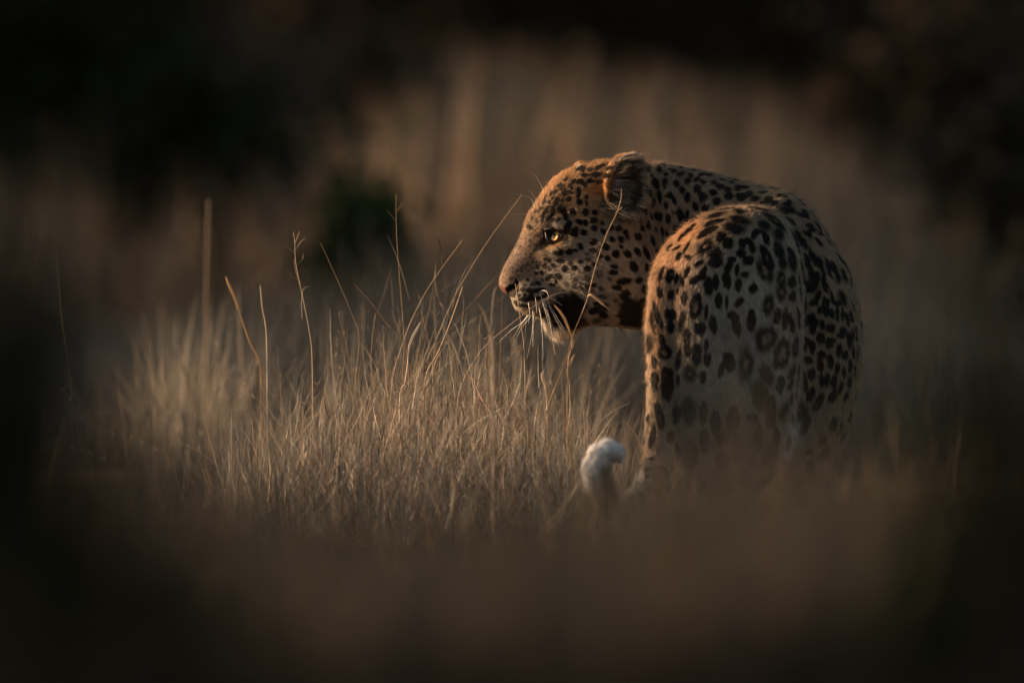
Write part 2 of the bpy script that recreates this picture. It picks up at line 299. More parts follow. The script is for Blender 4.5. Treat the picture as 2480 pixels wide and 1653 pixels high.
# haunch, upper
spots(1560, 380, 6.272, "760 970 120 26 152;1090 890 150 28 165;1060 1000 170 32 162;960 1140 160 45 152;930 1370 150 75 140 1 .3;690 1110 130 24 135;570 1220 90 20 125;500 1390 70 18 145;640 1390 110 18 120;530 1510 70 35 110;670 1530 40 48 90;1240 800 130 22 170;1430 830 90 28 10;1440 960 160 62 15;1360 1085 150 78 15;1180 1220 90 75 20;1270 1310 85 85;1080 1480 110 90;1490 1310 65 72;1470 1470 70 60 60;1330 1560 60 50")
spots(1810, 400, 5.227, "200 265 55 20 5;340 315 60 32 15;195 355 65 32 10;130 280 40 18;540 385 60 30 30;430 400 60 45;275 435 50 35;110 430 60 32;20 380 50 40;670 480 60 32 35;515 490 50 40;350 500 50 40;220 500 60 22 10;775 550 45 18 50;500 580 110 50 5;725 600 65 40 30;710 650 80 25 20;870 670 65 25 50;140 560 130 26 5;350 710 185 72 35 1 .3;215 760 90 48 35;400 880 85 58 65;100 870 68 40 120;170 850 60 28 20;235 950 75 36 75;30 980 80 36 50;60 1060 60 32 80;250 1180 165 55 65 1 .3;400 1080 110 58 75;440 1230 110 48 80;560 1200 150 48 80;10 1200 70 50;225 1340 150 82 65 1 .38;425 1460 120 56 88 1 .4;560 1480 80 42 90;600 960 180 26 70;650 930 130 28 65;720 1000 80 26 70;550 720 70 18 40;780 770 50 25 10;890 780 70 35 50;820 830 60 22;920 870 50 32;980 830 110 18 65;760 880 70 28 30;1030 990 50 32 55;900 980 70 20 50;740 1210 100 33 75;680 1290 100 22 80;790 1130 80 20 85;850 1200 90 26 80;800 1380 120 38 85;920 1250 95 28 75;880 1420 70 33 85;960 1420 90 28 90;1020 1300 140 22 75;1080 1290 80 38 60;1160 1180 90 26 50;1230 1260 60 18 50;1140 1420 80 28 75;1220 1400 80 22 70;1290 1400 90 16 75;700 1420 90 18 85;650 1450 80 18 90;1300 1510 60 14 80")
spots(1540, 630, 5.227, "320 165 100 18 108;430 195 90 48 105;520 235 70 26 110;585 260 70 26 75;650 150 80 22 112;800 50 60 28 150;760 250 85 45 155;850 170 95 38 110;920 330 130 55 85;1010 280 110 32 90;305 410 75 28 80;440 440 60 45 90;615 480 90 36 100;540 400 40 10 80 .6;270 680 165 34 75;215 790 150 28 78;450 690 78 72 0;440 850 85 52 80;585 770 130 30 97;760 590 160 72 100 1 .35;890 660 100 24 95;1050 520 100 42 90;980 820 120 42 85;815 870 80 65 90;1150 540 90 18 90;1310 540 70 40 130;1480 360 60 58 0;1230 710 75 48 20;1275 850 120 48 80;1460 760 155 58 95;170 1050 115 34 90;330 1010 90 34 75;370 1170 92 80 60 1 .3;650 960 90 42 95;660 1130 100 46 90;775 1200 140 50 92;890 1080 80 24 95;900 1260 90 42 90;235 1290 90 32 88;540 1270 130 33 97;240 1500 80 42 90;405 1460 100 66 90;690 1440 110 80 90 1 .3;850 1480 80 42 90;1180 1290 120 70 70;1390 1320 215 80 93 1 .35;540 1520 60 24 90;1080 1400 90 32 100;1170 90 80 38 110;1150 260 110 50 80;1280 130 80 26 95;1370 190 50 33 0;1300 320 80 42 95;1010 30 90 60 0;1410 10 60 55", dark=1)
spots(1820, 680, 5.227, "375 130 130 53 92 1 .4;512 200 65 40 90;505 30 55 40 0;610 130 130 26 85;700 70 80 42 85;800 70 80 36 110;930 70 85 33 70;210 310 130 66 100 1 .3;320 450 100 40 98;420 490 140 33 97;500 540 120 30 80;590 470 140 32 83;660 330 130 30 95;730 500 95 66 150;840 200 70 32 110;780 280 60 42 160;870 370 50 30 110;910 270 70 18 100;950 390 65 35 80;1015 410 60 28 90;960 280 50 28 90;1085 390 130 18 92;1150 430 90 20 88;1090 290 50 32;1150 230 100 40 70;1020 220 90 18 80;820 550 50 28 90;775 620 60 36 90;895 560 60 28 90;1000 605 55 50;1150 640 65 40 110;1125 700 50 36;875 730 70 48 90;990 800 65 55 130;1030 750 42 28;1230 760 110 30 85;1100 890 80 33 100;880 940 60 45;1175 940 60 36 100;690 770 60 42 80;660 840 60 20 100;770 840 85 40 85;550 850 140 36 97 1 .3;700 1010 70 46 0;870 1080 75 38 80;990 1020 90 36 88;1080 1110 70 30 95;1160 1160 80 22 90;1040 1270 90 36 90;885 1270 85 30 85;950 1250 85 30 95;765 1190 80 43 85;670 1290 140 33 85;510 1150 100 36 110;590 1130 90 22 100;185 740 165 115 120 1 .42;385 930 185 98 100 1 .4;190 1200 150 76 70;90 1370 130 80 100;365 1310 110 48 100;490 1320 80 30 115;570 1280 80 20 115;745 1440 100 42 115;860 1500 90 38 130;560 1430 70 22 110;500 1490 60 20 105;240 1520 70 42 100;1120 1350 80 26 110;1230 1280 70 28 105;1210 500 100 22 80;1260 460 80 18 80;1240 1080 80 22 95;1300 1130 80 20 95;1270 700 80 16 90;1320 680 90 18 85;1330 930 100 16 90;1280 920 80 16 92;1370 1060 100 13 90;1360 870 60 12 85;1280 330 60 12 75;1190 1450 70 22 110;1000 1470 80 28 115", dark=1)
spots(1500, 340, 1.742, "755 1145 42 30 100;835 1110 38 15 120;780 1210 35 17 120;635 1150 75 20 92;595 1080 60 32 95;690 1145 45 16 110;660 1255 35 14 100;585 1260 60 18 95;630 1330 50 24 90;435 1355 40 26 90;295 1330 70 30 90;295 1140 60 30 90;205 1030 70 24 90;150 1020 40 14 90;170 1160 60 17 80;355 1150 50 15 90;235 1160 40 12 90;405 1190 50 18 90;140 1250 50 12 100;900 1080 30 13 105;860 1310 30 20 100;800 1370 25 15 100;500 1300 60 26 90;480 1180 60 24 95;360 1270 50 18 90;720 1300 40 20 100;900 1200 30 14 100", dark=1)
SP = []   # centre, normal, axis u, axis v, a, b, dark, ring
for (px, py, a, b_, ang, s_, rg) in SPOTS:
    g_ = 0 if (px > 1585 and py > 495) else 1
    a, b_ = (a * 1.06 + 1.6, b_ * 1.10 + 1.7) if (g_ and px < 1560) else ((a * 1.05 + .8, b_ * 1.05 + .8) if g_ else (a * 1.03 + 1.0, b_ * 1.03 + 1.1))
    h, nn = cast(px, py)
    if h is None: continue
    nn = Vector(nn)
    if nn.y > 0: nn = -nn
    d = (h - CP).normalized(); axs = []
    nf = nn if nn.dot(-d) > .30 else (nn + (-d) * .45).normalized()
    for (ux, uy, L) in ((math.cos(ang), math.sin(ang), a), (-math.sin(ang), math.cos(ang), b_)):
        v = Vector((ux * S * L, 0, -uy * S * L))
        v = v - d * (v.dot(nf) / d.dot(nf))          # laid down on the skin along the line of sight
        axs.append(v)
    SP.append((np.array(h), np.array(nn), np.array(axs[0]), np.array(axs[1]), s_, rg))
# coat on the sides the list above does not reach: scattered rosettes
tri_c = BV[BF].mean(1); fn = np.cross(BV[BF[:, 2]] - BV[BF[:, 0]], BV[BF[:, 3]] - BV[BF[:, 1]]); fa = np.linalg.norm(fn, axis=1) / 2; fn /= (2 * fa[:, None] + 1e-12)
view = CP - Vector((0.3, 0, .4)); vw = -np.array((0, 1, -.03)); facing = fn @ np.array([0, -1, .03])
pxs, pys = pix(tri_c)
centers = [s_[0] for s_ in SP]
cand = rng.choice(len(BF), 6000, p=fa / fa.sum()); CA = np.array(centers)
for ci in cand:
    c = tri_c[ci]
    if facing[ci] > .12 and not (pys[ci] > 1000 and pxs[ci] > 1500): continue
    head_ = pxs[ci] < 1580
    if head_ and (pys[ci] > 560 and pxs[ci] < 1330): continue
    r = .022 if head_ else .034
    if ((CA - c) ** 2).sum(1).min() < (r * 1.0) ** 2: continue
    CA = np.vstack([CA, c]); nn = fn[ci]
    u = np.cross(nn, rng.normal(size=3)); u /= np.linalg.norm(u); v = np.cross(nn, u)
    q = r * rng.uniform(.26, .36)
    SP.append((c, nn, u * q * 1.25, v * q, 1.0, .35 if (not head_ and rng.random() < .5) else 0))

def fbm(p, f, seed=0):
    """cheap value noise from sines, -1..1"""
    r = np.random.default_rng(seed); o = np.zeros(len(p)); tot = 0
    for k in range(7):
        d = r.normal(size=3); d /= np.linalg.norm(d); a = r.uniform(.6, 1)
        ff = f * r.uniform(.6, 1.7); o += a * np.sin(p @ (d * ff) + r.uniform(0, 6.28) + 1.3 * np.sin(p @ (r.normal(size=3) * f * .5))); tot += a
    return o / tot * 1.7
def inpoly(px, py, poly, soft=4.0):
    return np.clip(.5 + polysd(px, py, np.array(poly, float)) / (2 * soft), 0, 1)
def mix(a, b_, t_): return a * (1 - t_[:, None]) + np.asarray(b_) * t_[:, None]
def coat(p, nrm):
    """coat colour, with some sunlight painted in, at points p: tawny back, pale cheeks and belly, black spots and rosettes"""
    px, py = pix(p); near = np.clip(.5 - nrm[:, 1] * 3, 0, 1)
    c = np.tile(np.array([.34, .245, .155]), (len(p), 1))
    # head: tawny crown, greyer cheek, white chin
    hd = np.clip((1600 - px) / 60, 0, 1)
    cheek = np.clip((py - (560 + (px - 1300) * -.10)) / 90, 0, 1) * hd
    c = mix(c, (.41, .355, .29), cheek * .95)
    crown = hd * np.clip((540 - py) / 80, 0, 1); c = mix(c, (.50, .30, .145), crown)  # tawny crown, brightened to carry the sunlit forehead edge
    nose = inpoly(px, py, [(1195, 700), (1205, 650), (1262, 560), (1300, 570), (1330, 620), (1300, 660), (1260, 690)], 14)
    c = mix(c, (.31, .225, .165), nose)
    neck = np.clip(1 - np.abs(px - 1650) / 120, 0, 1) * (p[:, 1] > -.2); c = mix(c, (.30, .235, .165), neck)
    chin = np.maximum(inpoly(px, py, [(1300, 775), (1330, 795), (1380, 790), (1400, 830), (1320, 850)], 8), 0)
    c = mix(c, (.62, .55, .47), chin)
    eyel = inpoly(px, py, [(1318, 580), (1352, 590), (1368, 560), (1375, 575), (1350, 602), (1318, 604)], 4) * near; c = mix(c, (.55, .34, .17), eyel)
    brow = inpoly(px, py, [(1325, 548), (1345, 532), (1375, 536), (1372, 551)], 5) * near; c = mix(c, (.42, .35, .27), brow)
    body = np.clip((px - 1560) / 60, 0, 1)
    white = np.clip((py - 1010) / 120, 0, 1) * body; c = mix(c, (.42, .35, .27), white * .35)
    bw = inpoly(px, py, [(1890, 1130), (1905, 1050), (1928, 1010), (1950, 1010), (1960, 1060), (1990, 1130)], 18) * body; c = mix(c, (.62, .6, .57), bw)
    sun_rim = inpoly(px, py, [(1600, 640), (1640, 560), (1700, 530), (1640, 760), (1590, 900), (1570, 780)], 30) * (p[:, 1] < -.2); c = mix(c, (.56, .34, .19), sun_rim)  # tawny rump edge, its sunlit rim painted into the colour
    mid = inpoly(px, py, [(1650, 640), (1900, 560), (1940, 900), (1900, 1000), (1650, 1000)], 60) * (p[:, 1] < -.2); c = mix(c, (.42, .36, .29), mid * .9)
    tl = (p[:, 1] < -.47) & (px < 1560)
    tip = tl * np.clip((1215 - py) / 60, 0, 1) * np.clip(1.15 - .5 * np.clip((px - 1440) / 30, 0, 1) * np.clip((py - 1095) / 15, 0, 1), 0, 1); c = mix(c, (.88, .87, .86), tip)
    c = c * (1 + .12 * fbm(p, 160, 3) + .10 * fbm(p, 45, 4))[:, None]
    # spots
    warp = np.stack([fbm(p, 330, 11), fbm(p, 330, 12), fbm(p, 330, 13)], 1)
    dk = np.zeros(len(p)); rg_ = np.zeros(len(p))
    order = np.argsort(p[:, 0]); xs = p[order, 0]
    for (cc, nn, u, v, s_, rg) in SP:
        lu, lv = np.linalg.norm(u), np.linalg.norm(v); R_ = max(lu, lv) * 1.5 + .002
        i0, i1 = np.searchsorted(xs, (cc[0] - R_, cc[0] + R_)); id_ = order[i0:i1]
        id_ = id_[(np.abs(p[id_] - cc) < R_).all(1)]
        if len(id_) == 0: continue
        id_ = id_[nrm[id_] @ nn > -.1]
        q = p[id_] - cc + warp[id_] * min(lu, lv) * .20
        Gm = np.array([[u @ u, u @ v], [u @ v, v @ v]]); st = np.linalg.solve(Gm, np.stack([q @ u, q @ v]))
        r = np.sqrt((st ** 2).sum(0)); e = (.0006 if min(lu, lv) < .014 else .0045) / min(lu, lv)
        k = np.clip((1 - r) / (2 * min(e, .35)) + .5, 0, 1) * s_
        if rg > 0:
            inner = np.clip((rg - r) / (.5 * rg) + .4, 0, 1); k = k * (1 - inner * .85); rg_[id_] = np.maximum(rg_[id_], inner)
        dk[id_] = np.maximum(dk[id_], k)
    c = mix(c, (.30, .17, .075), rg_ * .6)
    # tear mark and eye rim, nose leather, nostril
    tear = inpoly(px, py, [(1290, 611), (1297, 594), (1314, 572), (1311, 553), (1330, 553), (1356, 555), (1400, 556), (1392, 566), (1358, 562), (1352, 578), (1346, 594), (1332, 594), (1312, 606)], 3.0) * near
    dk = np.maximum(dk, tear)
    ear_in = inpoly(px, py, [(1498, 396), (1520, 383), (1556, 390), (1563, 440), (1556, 505), (1530, 540), (1488, 535), (1450, 505), (1468, 466), (1484, 424)], 5) * near
    dk = np.maximum(dk * (1 - ear_in), ear_in * .86)
    ear_sun = inpoly(px, py, [(1418, 455), (1450, 446), (1474, 432), (1488, 408), (1497, 398), (1497, 436), (1484, 465), (1440, 476)], 5) * near  # orange sunlight painted on the fur in front of the ear
    c = mix(c, (.42, .20, .07), ear_sun); dk = dk * (1 - ear_sun * .8)
    rimp = inpoly(px, py, [(1483, 384), (1503, 380), (1500, 440), (1494, 475), (1476, 474), (1482, 430)], 4) * near; c = mix(c, (.17, .11, .075), rimp * .75)  # ear rim painted darker to hold back the sun on it
    nos = inpoly(px, py, [(1222, 700), (1232, 688), (1243, 686), (1248, 670), (1258, 682), (1258, 706), (1246, 721), (1233, 718)], 1.5); dk = np.maximum(dk, nos)
    dk = np.maximum(dk * (1 - tip), tl * inpoly(px, py, [(1452, 1128), (1500, 1128), (1505, 1240), (1462, 1240)], 8) * .75)
    fleck = np.clip((fbm(p, 620, 51) * .6 + fbm(p, 1100, 52) * .6 - .05) * 2.6, 0, 1) * inpoly(px, py, [(1205, 680), (1225, 640), (1262, 560), (1300, 480), (1380, 410), (1400, 440), (1330, 540), (1310, 600), (1390, 600), (1380, 640), (1300, 690), (1250, 690)], 12)
    c = mix(c, (.07, .045, .03), fleck * .85)
    c = mix(c, (.019, .014, .010), np.clip(dk, 0, 1))
    return np.clip(c, .004, .9), dk

M_skin = mat_attr('coat_skin', 0.85, 0.15, 0)
ROOT = empty('leopard', (0.36, -0.1, 0)); tag(ROOT, 'male leopard with golden eye looking left over its spotted haunch, white tail tip curled up', 'leopard')
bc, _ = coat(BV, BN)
def at_root(o): o.parent = ROOT; o.matrix_parent_inverse = ROOT.matrix_world.inverted(); return o
ROOT.matrix_world.translation = (0.36, -0.1, 0)
from mathutils import Matrix
INV = Matrix.Translation((-0.36, 0.1, 0))
def child(o, par=None):
    o.parent = par or ROOT
    o.matrix_parent_inverse = INV if par is None else Matrix.Identity(4)
    return o
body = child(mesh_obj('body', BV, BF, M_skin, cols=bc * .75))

# ------------------------------------------------------------------ fur
EYE_PX = (1341, 568)
def ctrl_field(px, py, pts):
    acc = 0; ws = 0
    for q in pts:
        ww = 1 / (((px - q[0]) ** 2 + (py - q[1]) ** 2) + 30 ** 2) ** 1.5
        acc = acc + ww[:, None] * np.array(q[2:]); ws = ws + ww
    return acc / ws[:, None]
FLOW = [(1225, 650, .45, -.8, .0035), (1260, 600, .5, -.8, .0035), (1215, 685, .3, -.6, .0022), (1285, 640, .7, -.3, .004), (1290, 710, 1, .15, .0055), (1260, 740, 1, .3, .005), (1330, 660, 1, .1, .006),
        (1310, 500, .6, -.75, .006), (1350, 450, .8, -.55, .0065), (1420, 410, 1, -.2, .007), (1400, 500, .9, .0, .0075), (1370, 610, .95, .25, .007), (1430, 640, 1, .25, .009), (1480, 720, .9, .45, .012), (1500, 600, .85, .5, .011),
        (1345, 800, .6, .8, .014), (1400, 780, .7, .7, .013), (1440, 780, .9, .4, .012), (1540, 780, .8, .5, .014), (1560, 600, .35, .9, .012), (1620, 500, .35, .9, .012), (1700, 450, .7, .6, .012), (1800, 460, .9, .4, .012), (1600, 720, .15, 1, .009),
        (1900, 490, .8, .5, .012), (2000, 600, .5, .8, .012), (2060, 750, .1, 1, .012), (1750, 520, -.85, .5, .010), (1650, 580, -.7, .75, .010), (1590, 700, -.25, 1, .010), (1700, 700, -.25, 1, .010), (1850, 620, -.5, .85, .011), (1900, 560, -.7, .7, .012),
        (1700, 900, -.1, 1, .010), (1880, 850, .1, 1, .011), (2000, 900, -.2, 1, .013), (1930, 1050, 0, 1, .022), (1700, 1150, 0, 1, .010), (1600, 1000, 0, 1, .011)]
A3 = np.concatenate([BF[:, [0, 1, 2]], BF[:, [0, 2, 3]]])
ta = np.linalg.norm(np.cross(BV[A3[:, 1]] - BV[A3[:, 0]], BV[A3[:, 2]] - BV[A3[:, 0]]), axis=1) / 2
tcn = BV[A3].mean(1); tnn = BN[A3].mean(1); tpx, tpy = pix(tcn)
wgt = ta * np.where(tnn[:, 1] < .3, 1.0, .22)
wgt *= np.where((tpx < 1600) & (tpy < 850) , 2.6, 1.0)
NH = 430000
ti = rng.choice(len(A3), NH, p=wgt / wgt.sum()); r1 = np.sqrt(rng.random(NH)); r2 = rng.random(NH)
bw_ = np.stack([1 - r1, r1 * (1 - r2), r1 * r2], 1)
root = (BV[A3[ti]] * bw_[..., None]).sum(1); nrm = (BN[A3[ti]] * bw_[..., None]).sum(1); nrm /= np.linalg.norm(nrm, axis=1)[:, None]
eh, en = cast(*EYE_PX); eh = np.array(eh)
rpx, rpy = pix(root)
keep = ((np.abs(rpx - 1341) / 15.5) ** 2 + (np.abs(rpy - 570) / 17) ** 2 > 1) | (root[:, 1] > 0)
nosep = inpoly(rpx, rpy, [(1203, 694), (1220, 690), (1248, 688), (1252, 706), (1236, 718), (1212, 712)], 1.0) > .5
nosep |= inpoly(rpx, rpy, [(1223, 698), (1233, 690), (1244, 687), (1249, 672), (1256, 684), (1256, 706), (1245, 718), (1232, 716)], 1.0) > .5
keep &= ~nosep
root, nrm, rpx, rpy = root[keep], nrm[keep], rpx[keep], rpy[keep]
fl = ctrl_field(rpx, rpy, FLOW)
dirv = np.stack([fl[:, 0], np.zeros(len(fl)), -fl[:, 1]], 1)
dirv[:, 1] += np.where(nrm[:, 0] < -.5, -.25, 0)
tl = (root[:, 1] < -.45) & (rpx < 1560)
dirv[tl] = np.stack([np.where(rpy[tl] < 1100, .9, -.1), np.zeros(tl.sum()), np.where(rpy[tl] < 1100, -.1, 1)], 1)
dirv += .16 * np.stack([fbm(root, 70, 21), fbm(root, 70, 22), fbm(root, 70, 23)], 1) + .10 * np.stack([fbm(root, 300, 24), fbm(root, 300, 25), fbm(root, 300, 26)], 1)
tan = dirv - nrm * (dirv * nrm).sum(1)[:, None]; tan /= np.linalg.norm(tan, axis=1)[:, None] + 1e-9
tan += rng.normal(0, .16, tan.shape); tan /= np.linalg.norm(tan, axis=1)[:, None]
Ln = fl[:, 2] * rng.uniform(.6, 1.2, len(fl)) * np.where(rpx < 1580, .8, .9); Ln[tl] = .010 * rng.uniform(.7, 1.2, tl.sum())
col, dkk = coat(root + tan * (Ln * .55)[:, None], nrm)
col = col * (rng.uniform(.62, 1.4, len(col)) * (1 + .22 * fbm(root, 420, 41)))[:, None]
lift = rng.uniform(.18, .55, len(fl)) + .10 * fbm(root, 260, 31)
def hair_object(name, pts, rad, colr, material):
    """pts (n,k,3)"""
    n_, k_ = pts.shape[:2]
    hc = bpy.data.hair_curves.new(name); hc.add_curves([k_] * n_)
    hc.attributes['position'].data.foreach_set('vector', pts.astype(np.float32).ravel())
    a = hc.attributes.get('radius') or hc.attributes.new('radius', 'FLOAT', 'POINT')
    a.data.foreach_set('value', rad.astype(np.float32).ravel())
    a = hc.attributes.new('tint', 'FLOAT_COLOR', 'CURVE')
    a.data.foreach_set('color', np.hstack([colr, np.ones((n_, 1))]).astype(np.float32).ravel())
    hc.materials.append(material)
    o = bpy.data.objects.new(name, hc); C.objects.link(o); return o
M_fur = mat_attr('fur', 0.5, 0.25, 0.25)
T = np.array([0, .33, .67, 1.0])
def hairs(root, nrm, tan, L, lift, droop=.5):
    L = L[:, None, None]; t_ = T[None, :, None]
    return root[:, None, :] + L * (t_ * tan[:, None, :] * np.cos(lift)[:, None, None] + (t_ - droop * t_ ** 2) * nrm[:, None, :] * np.sin(lift)[:, None, None])
pts = hairs(root, nrm, tan, Ln, lift)
hr = np.where((rpx < 1600) & (rpy < 850), .00022, .00032)
rad = hr[:, None] * np.array([1, .95, .7, .25])[None]
fur = hair_object('fur', pts, rad, col, M_fur); child(fur, body); fur['kind'] = 'stuff'
# guard hairs that stand out along back, brow and throat
gi = rng.choice(len(root), 30000, replace=False); gL = Ln[gi] * rng.uniform(1.3, 2.1, len(gi)); gt = tan[gi] + rng.normal(0, .18, (len(gi), 3)); gt /= np.linalg.norm(gt, axis=1)[:, None]
o = hair_object('guard_hair', hairs(root[gi], nrm[gi], gt, gL, rng.uniform(.45, .95, len(gi)), .35), np.tile([.00016, .00015, .00011, .00004], (len(gi), 1)), col[gi] * 1.1, M_fur); child(o, body); o['kind'] = 'stuff'
# long pale tufts inside the near ear
nt_ = 1700; er = []
ex = rng.uniform(1440, 1556, nt_ * 2); ey = rng.uniform(385, 540, nt_ * 2)
er_n = []; er_l = []
for a, b_ in zip(ex, ey):
    if polysd(np.array([a]), np.array([b_]), np.array([(1470, 470), (1490, 415), (1500, 388), (1530, 380), (1558, 400), (1560, 470), (1545, 520), (1480, 535), (1440, 500)], float))[0] < 0: continue
    if mnoise.noise(Vector((a * .045, b_ * .12, 0))) < -.05: continue
    h, nn = cast(a, b_)
    if h is None: continue
    nn = Vector(nn); nn = nn if nn.y < 0 else -nn
    er.append(tuple(h)); er_n.append(tuple(nn))
er = np.array(er); er_n = np.array(er_n); epx, epy = pix(er)
dv = np.stack([np.where(epy > 480, .9, .85), np.full(len(er), -.35), np.where(epy < 430, .35, -.1 - (epy - 430) / 400)], 1) + rng.normal(0, .12, (len(er), 3))
ec = np.tile([.30, .26, .205], (len(er), 1)) * rng.uniform(.35, 1.2, len(er))[:, None]
et = dv / np.linalg.norm(dv, axis=1)[:, None]
ept = hairs(er, er_n, et, rng.uniform(.014, .034, len(er)), np.full(len(er), .5), .8)
o = hair_object('ear_tuft', ept, np.tile([.00032, .0003, .00025, .0001], (len(er), 1)), ec, M_fur); child(o, body); o['kind'] = 'stuff'
# pale fringe on the ear rims
rim = []
for (poly_, yy) in (([(1500, 389), (1512, 377), (1530, 374), (1548, 377), (1558, 388)], 0), ([(1482, 420), (1488, 405), (1496, 392), (1500, 388)], 0), ([(1395, 406), (1399, 402), (1404, 400)], .03)):
    poly_ = np.array(poly_, float)
    for _ in range(260 if yy == 0 else 40):
        q = rng.random() * (len(poly_) - 1); k = int(q); a, b_ = poly_[k] + (poly_[k + 1] - poly_[k]) * (q - k) + rng.normal(0, 1.5, 2) + (0, 3)
        h, nn = cast(a, b_)
        if h is not None: rim.append(tuple(h))
if rim:
    rim = np.array(rim); rn = np.tile([-.1, -.5, .8], (len(rim), 1)); rt = np.tile([.5, 0, .8], (len(rim), 1)) + rng.normal(0, .25, (len(rim), 3)); rt /= np.linalg.norm(rt, axis=1)[:, None]
    rc = np.tile([.55, .48, .40], (len(rim), 1)) * rng.uniform(.6, 1.2, len(rim))[:, None]
    o = hair_object('ear_fringe', hairs(rim, rn, rt, rng.uniform(.004, .008, len(rim)), np.full(len(rim), .3)), np.tile([.0004, .0004, .0003, .0001], (len(rim), 1)), rc, M_fur); child(o, body); o['kind'] = 'stuff'

# ------------------------------------------------------------------ eyes
m, t, b = mat('eye', 0.06, 0.6); M_eye = m
tc = t.nodes.new('ShaderNodeTexCoord'); sx = t.nodes.new('ShaderNodeSeparateXYZ'); t.links.new(tc.outputs['Object'], sx.inputs[0])
cx = t.nodes.new('ShaderNodeCombineXYZ'); t.links.new(sx.outputs[0], cx.inputs[0]); t.links.new(sx.outputs[1], cx.inputs[1])
vl = t.nodes.new('ShaderNodeVectorMath'); vl.operation = 'LENGTH'; t.links.new(cx.outputs[0], vl.inputs[0])
mr = t.nodes.new('ShaderNodeMapRange'); mr.inputs[2].default_value = .0184; t.links.new(vl.outputs['Value'], mr.inputs[0])
cr = t.nodes.new('ShaderNodeValToRGB'); e = cr.color_ramp.elements
e[0].position = 0; e[0].color = (.004, .004, .004, 1); e[1].position = .12; e[1].color = (.006, .005, .004, 1)
for p_, c_ in ((.16, (.8, .5, .2, 1)), (.34, (1.0, .70, .34, 1)), (.57, (1.0, .50, .13, 1)), (.635, (.25, .10, .02, 1)), (.67, (.015, .01, .008, 1))):
    q = e.new(p_); q.color = c_
t.links.new(mr.outputs[0], cr.inputs[0]); t.links.new(cr.outputs[0], b.inputs['Base Color'])
b.inputs['Coat Weight'].default_value = .5; b.inputs['Coat Roughness'].default_value = .03
def uvsphere(r, nu=32, nv=20, sq=(1, 1, 1)):
    V_ = []; F_ = []
    for j in range(nv + 1):
        th = math.pi * j / nv
        for k in range(nu): V_.append((r * sq[0] * math.sin(th) * math.cos(2 * math.pi * k / nu), r * sq[1] * math.sin(th) * math.sin(2 * math.pi * k / nu), r * sq[2] * math.cos(th)))
    for j in range(nv):
        for k in range(nu): F_.append((j * nu + k, (j + 1) * nu + k, (j + 1) * nu + (k + 1) % nu, j * nu + (k + 1) % nu))
    return np.array(V_), np.array(F_)
sv, sf = uvsphere(.0165, 40, 48)
rho_ = np.hypot(sv[:, 0], sv[:, 1]); ri_ = .0121; cap_ = (sv[:, 2] > 0) & (rho_ < ri_)      # the iris: a shallow dish
sv[cap_, 2] = math.sqrt(.0165 ** 2 - ri_ ** 2) - .0013 * (1 - (rho_[cap_] / ri_) ** 2)
for sg in (1, -1):
    o = mesh_obj('eye', sv, sf, M_eye)
    gaze = Vector((-.66, -.74 * sg, .10)).normalized()
    c_ = Vector(eh) + Vector((.0078, .0052, -.001)); c_.y *= sg
    o.matrix_basis = Matrix.Translation(c_) @ gaze.to_track_quat('Z', 'Y').to_matrix().to_4x4()
    child(o); o['label'] = 'golden eye with small dark pupil' if sg > 0 else 'eye on the far side of the head'
# eyelids: upper lid roof and lower rim
def tube(name, pts, rads, mat_, sides=8, cols=None, ret=False):
    pts = np.array(pts, float); V_ = []; F_ = []
    # smooth (Catmull-Rom)
    q = [pts[0]]; rr = [rads[0]]
    for k in range(len(pts) - 1):
        p0 = pts[max(k - 1, 0)]; p1 = pts[k]; p2 = pts[k + 1]; p3 = pts[min(k + 2, len(pts) - 1)]
        for u in (.25, .5, .75, 1):
            q.append(.5 * ((2 * p1) + (-p0 + p2) * u + (2 * p0 - 5 * p1 + 4 * p2 - p3) * u * u + (-p0 + 3 * p1 - 3 * p2 + p3) * u ** 3)); rr.append(rads[k] + (rads[k + 1] - rads[k]) * u)
    q = np.array(q); up = np.array([0, 1.0, 0.02])
    for k in range(len(q)):
        tg = q[min(k + 1, len(q) - 1)] - q[max(k - 1, 0)]; tg /= np.linalg.norm(tg) + 1e-12
        a_ = np.cross(tg, up); a_ /= np.linalg.norm(a_) + 1e-12; b2 = np.cross(tg, a_)
        for j in range(sides):
            th = 2 * math.pi * j / sides; V_.append(q[k] + rr[k] * (a_ * math.cos(th) + b2 * math.sin(th)))
    for k in range(len(q) - 1):
        for j in range(sides): F_.append((k * sides + j, k * sides + (j + 1) % sides, (k + 1) * sides + (j + 1) % sides, (k + 1) * sides + j))
    V_ = np.array(V_); F_ = np.array(F_)
    if ret: return V_, F_
    return mesh_obj(name, V_, F_, mat_, cols=cols if cols is None else np.tile(cols, (len(V_), 1)))
m, t, b = mat('dark_skin', 0.55, 0.3); b.inputs['Base Color'].default_value = (.012, .009, .008, 1); M_dark = m
def on_skin(px, py, out=.001):
    h, nn = cast(px, py)
    if h is None: return P(px, py, -.05)
    return np.array(h) + np.array([0, -out, 0])
ecx, ecz = 1341, 568
yl = eh[1] - .0085
child(tube('eyelid', [P(1318, 556, yl + .003), P(1330, 554, yl - .001), P(1343, 553.5, yl - .003), P(1358, 556, yl + .000), P(1374, 560, yl + .005)], [.002, .0038, .0046, .004, .002], M_dark, 8))
child(tube('eyelid', [P(1322, 562, yl + .004), P(1325, 574, yl + .001), P(1330, 583, yl + .0005), P(1337, 587, yl + .001)], [.002, .0034, .0028, .0010], M_dark, 8))

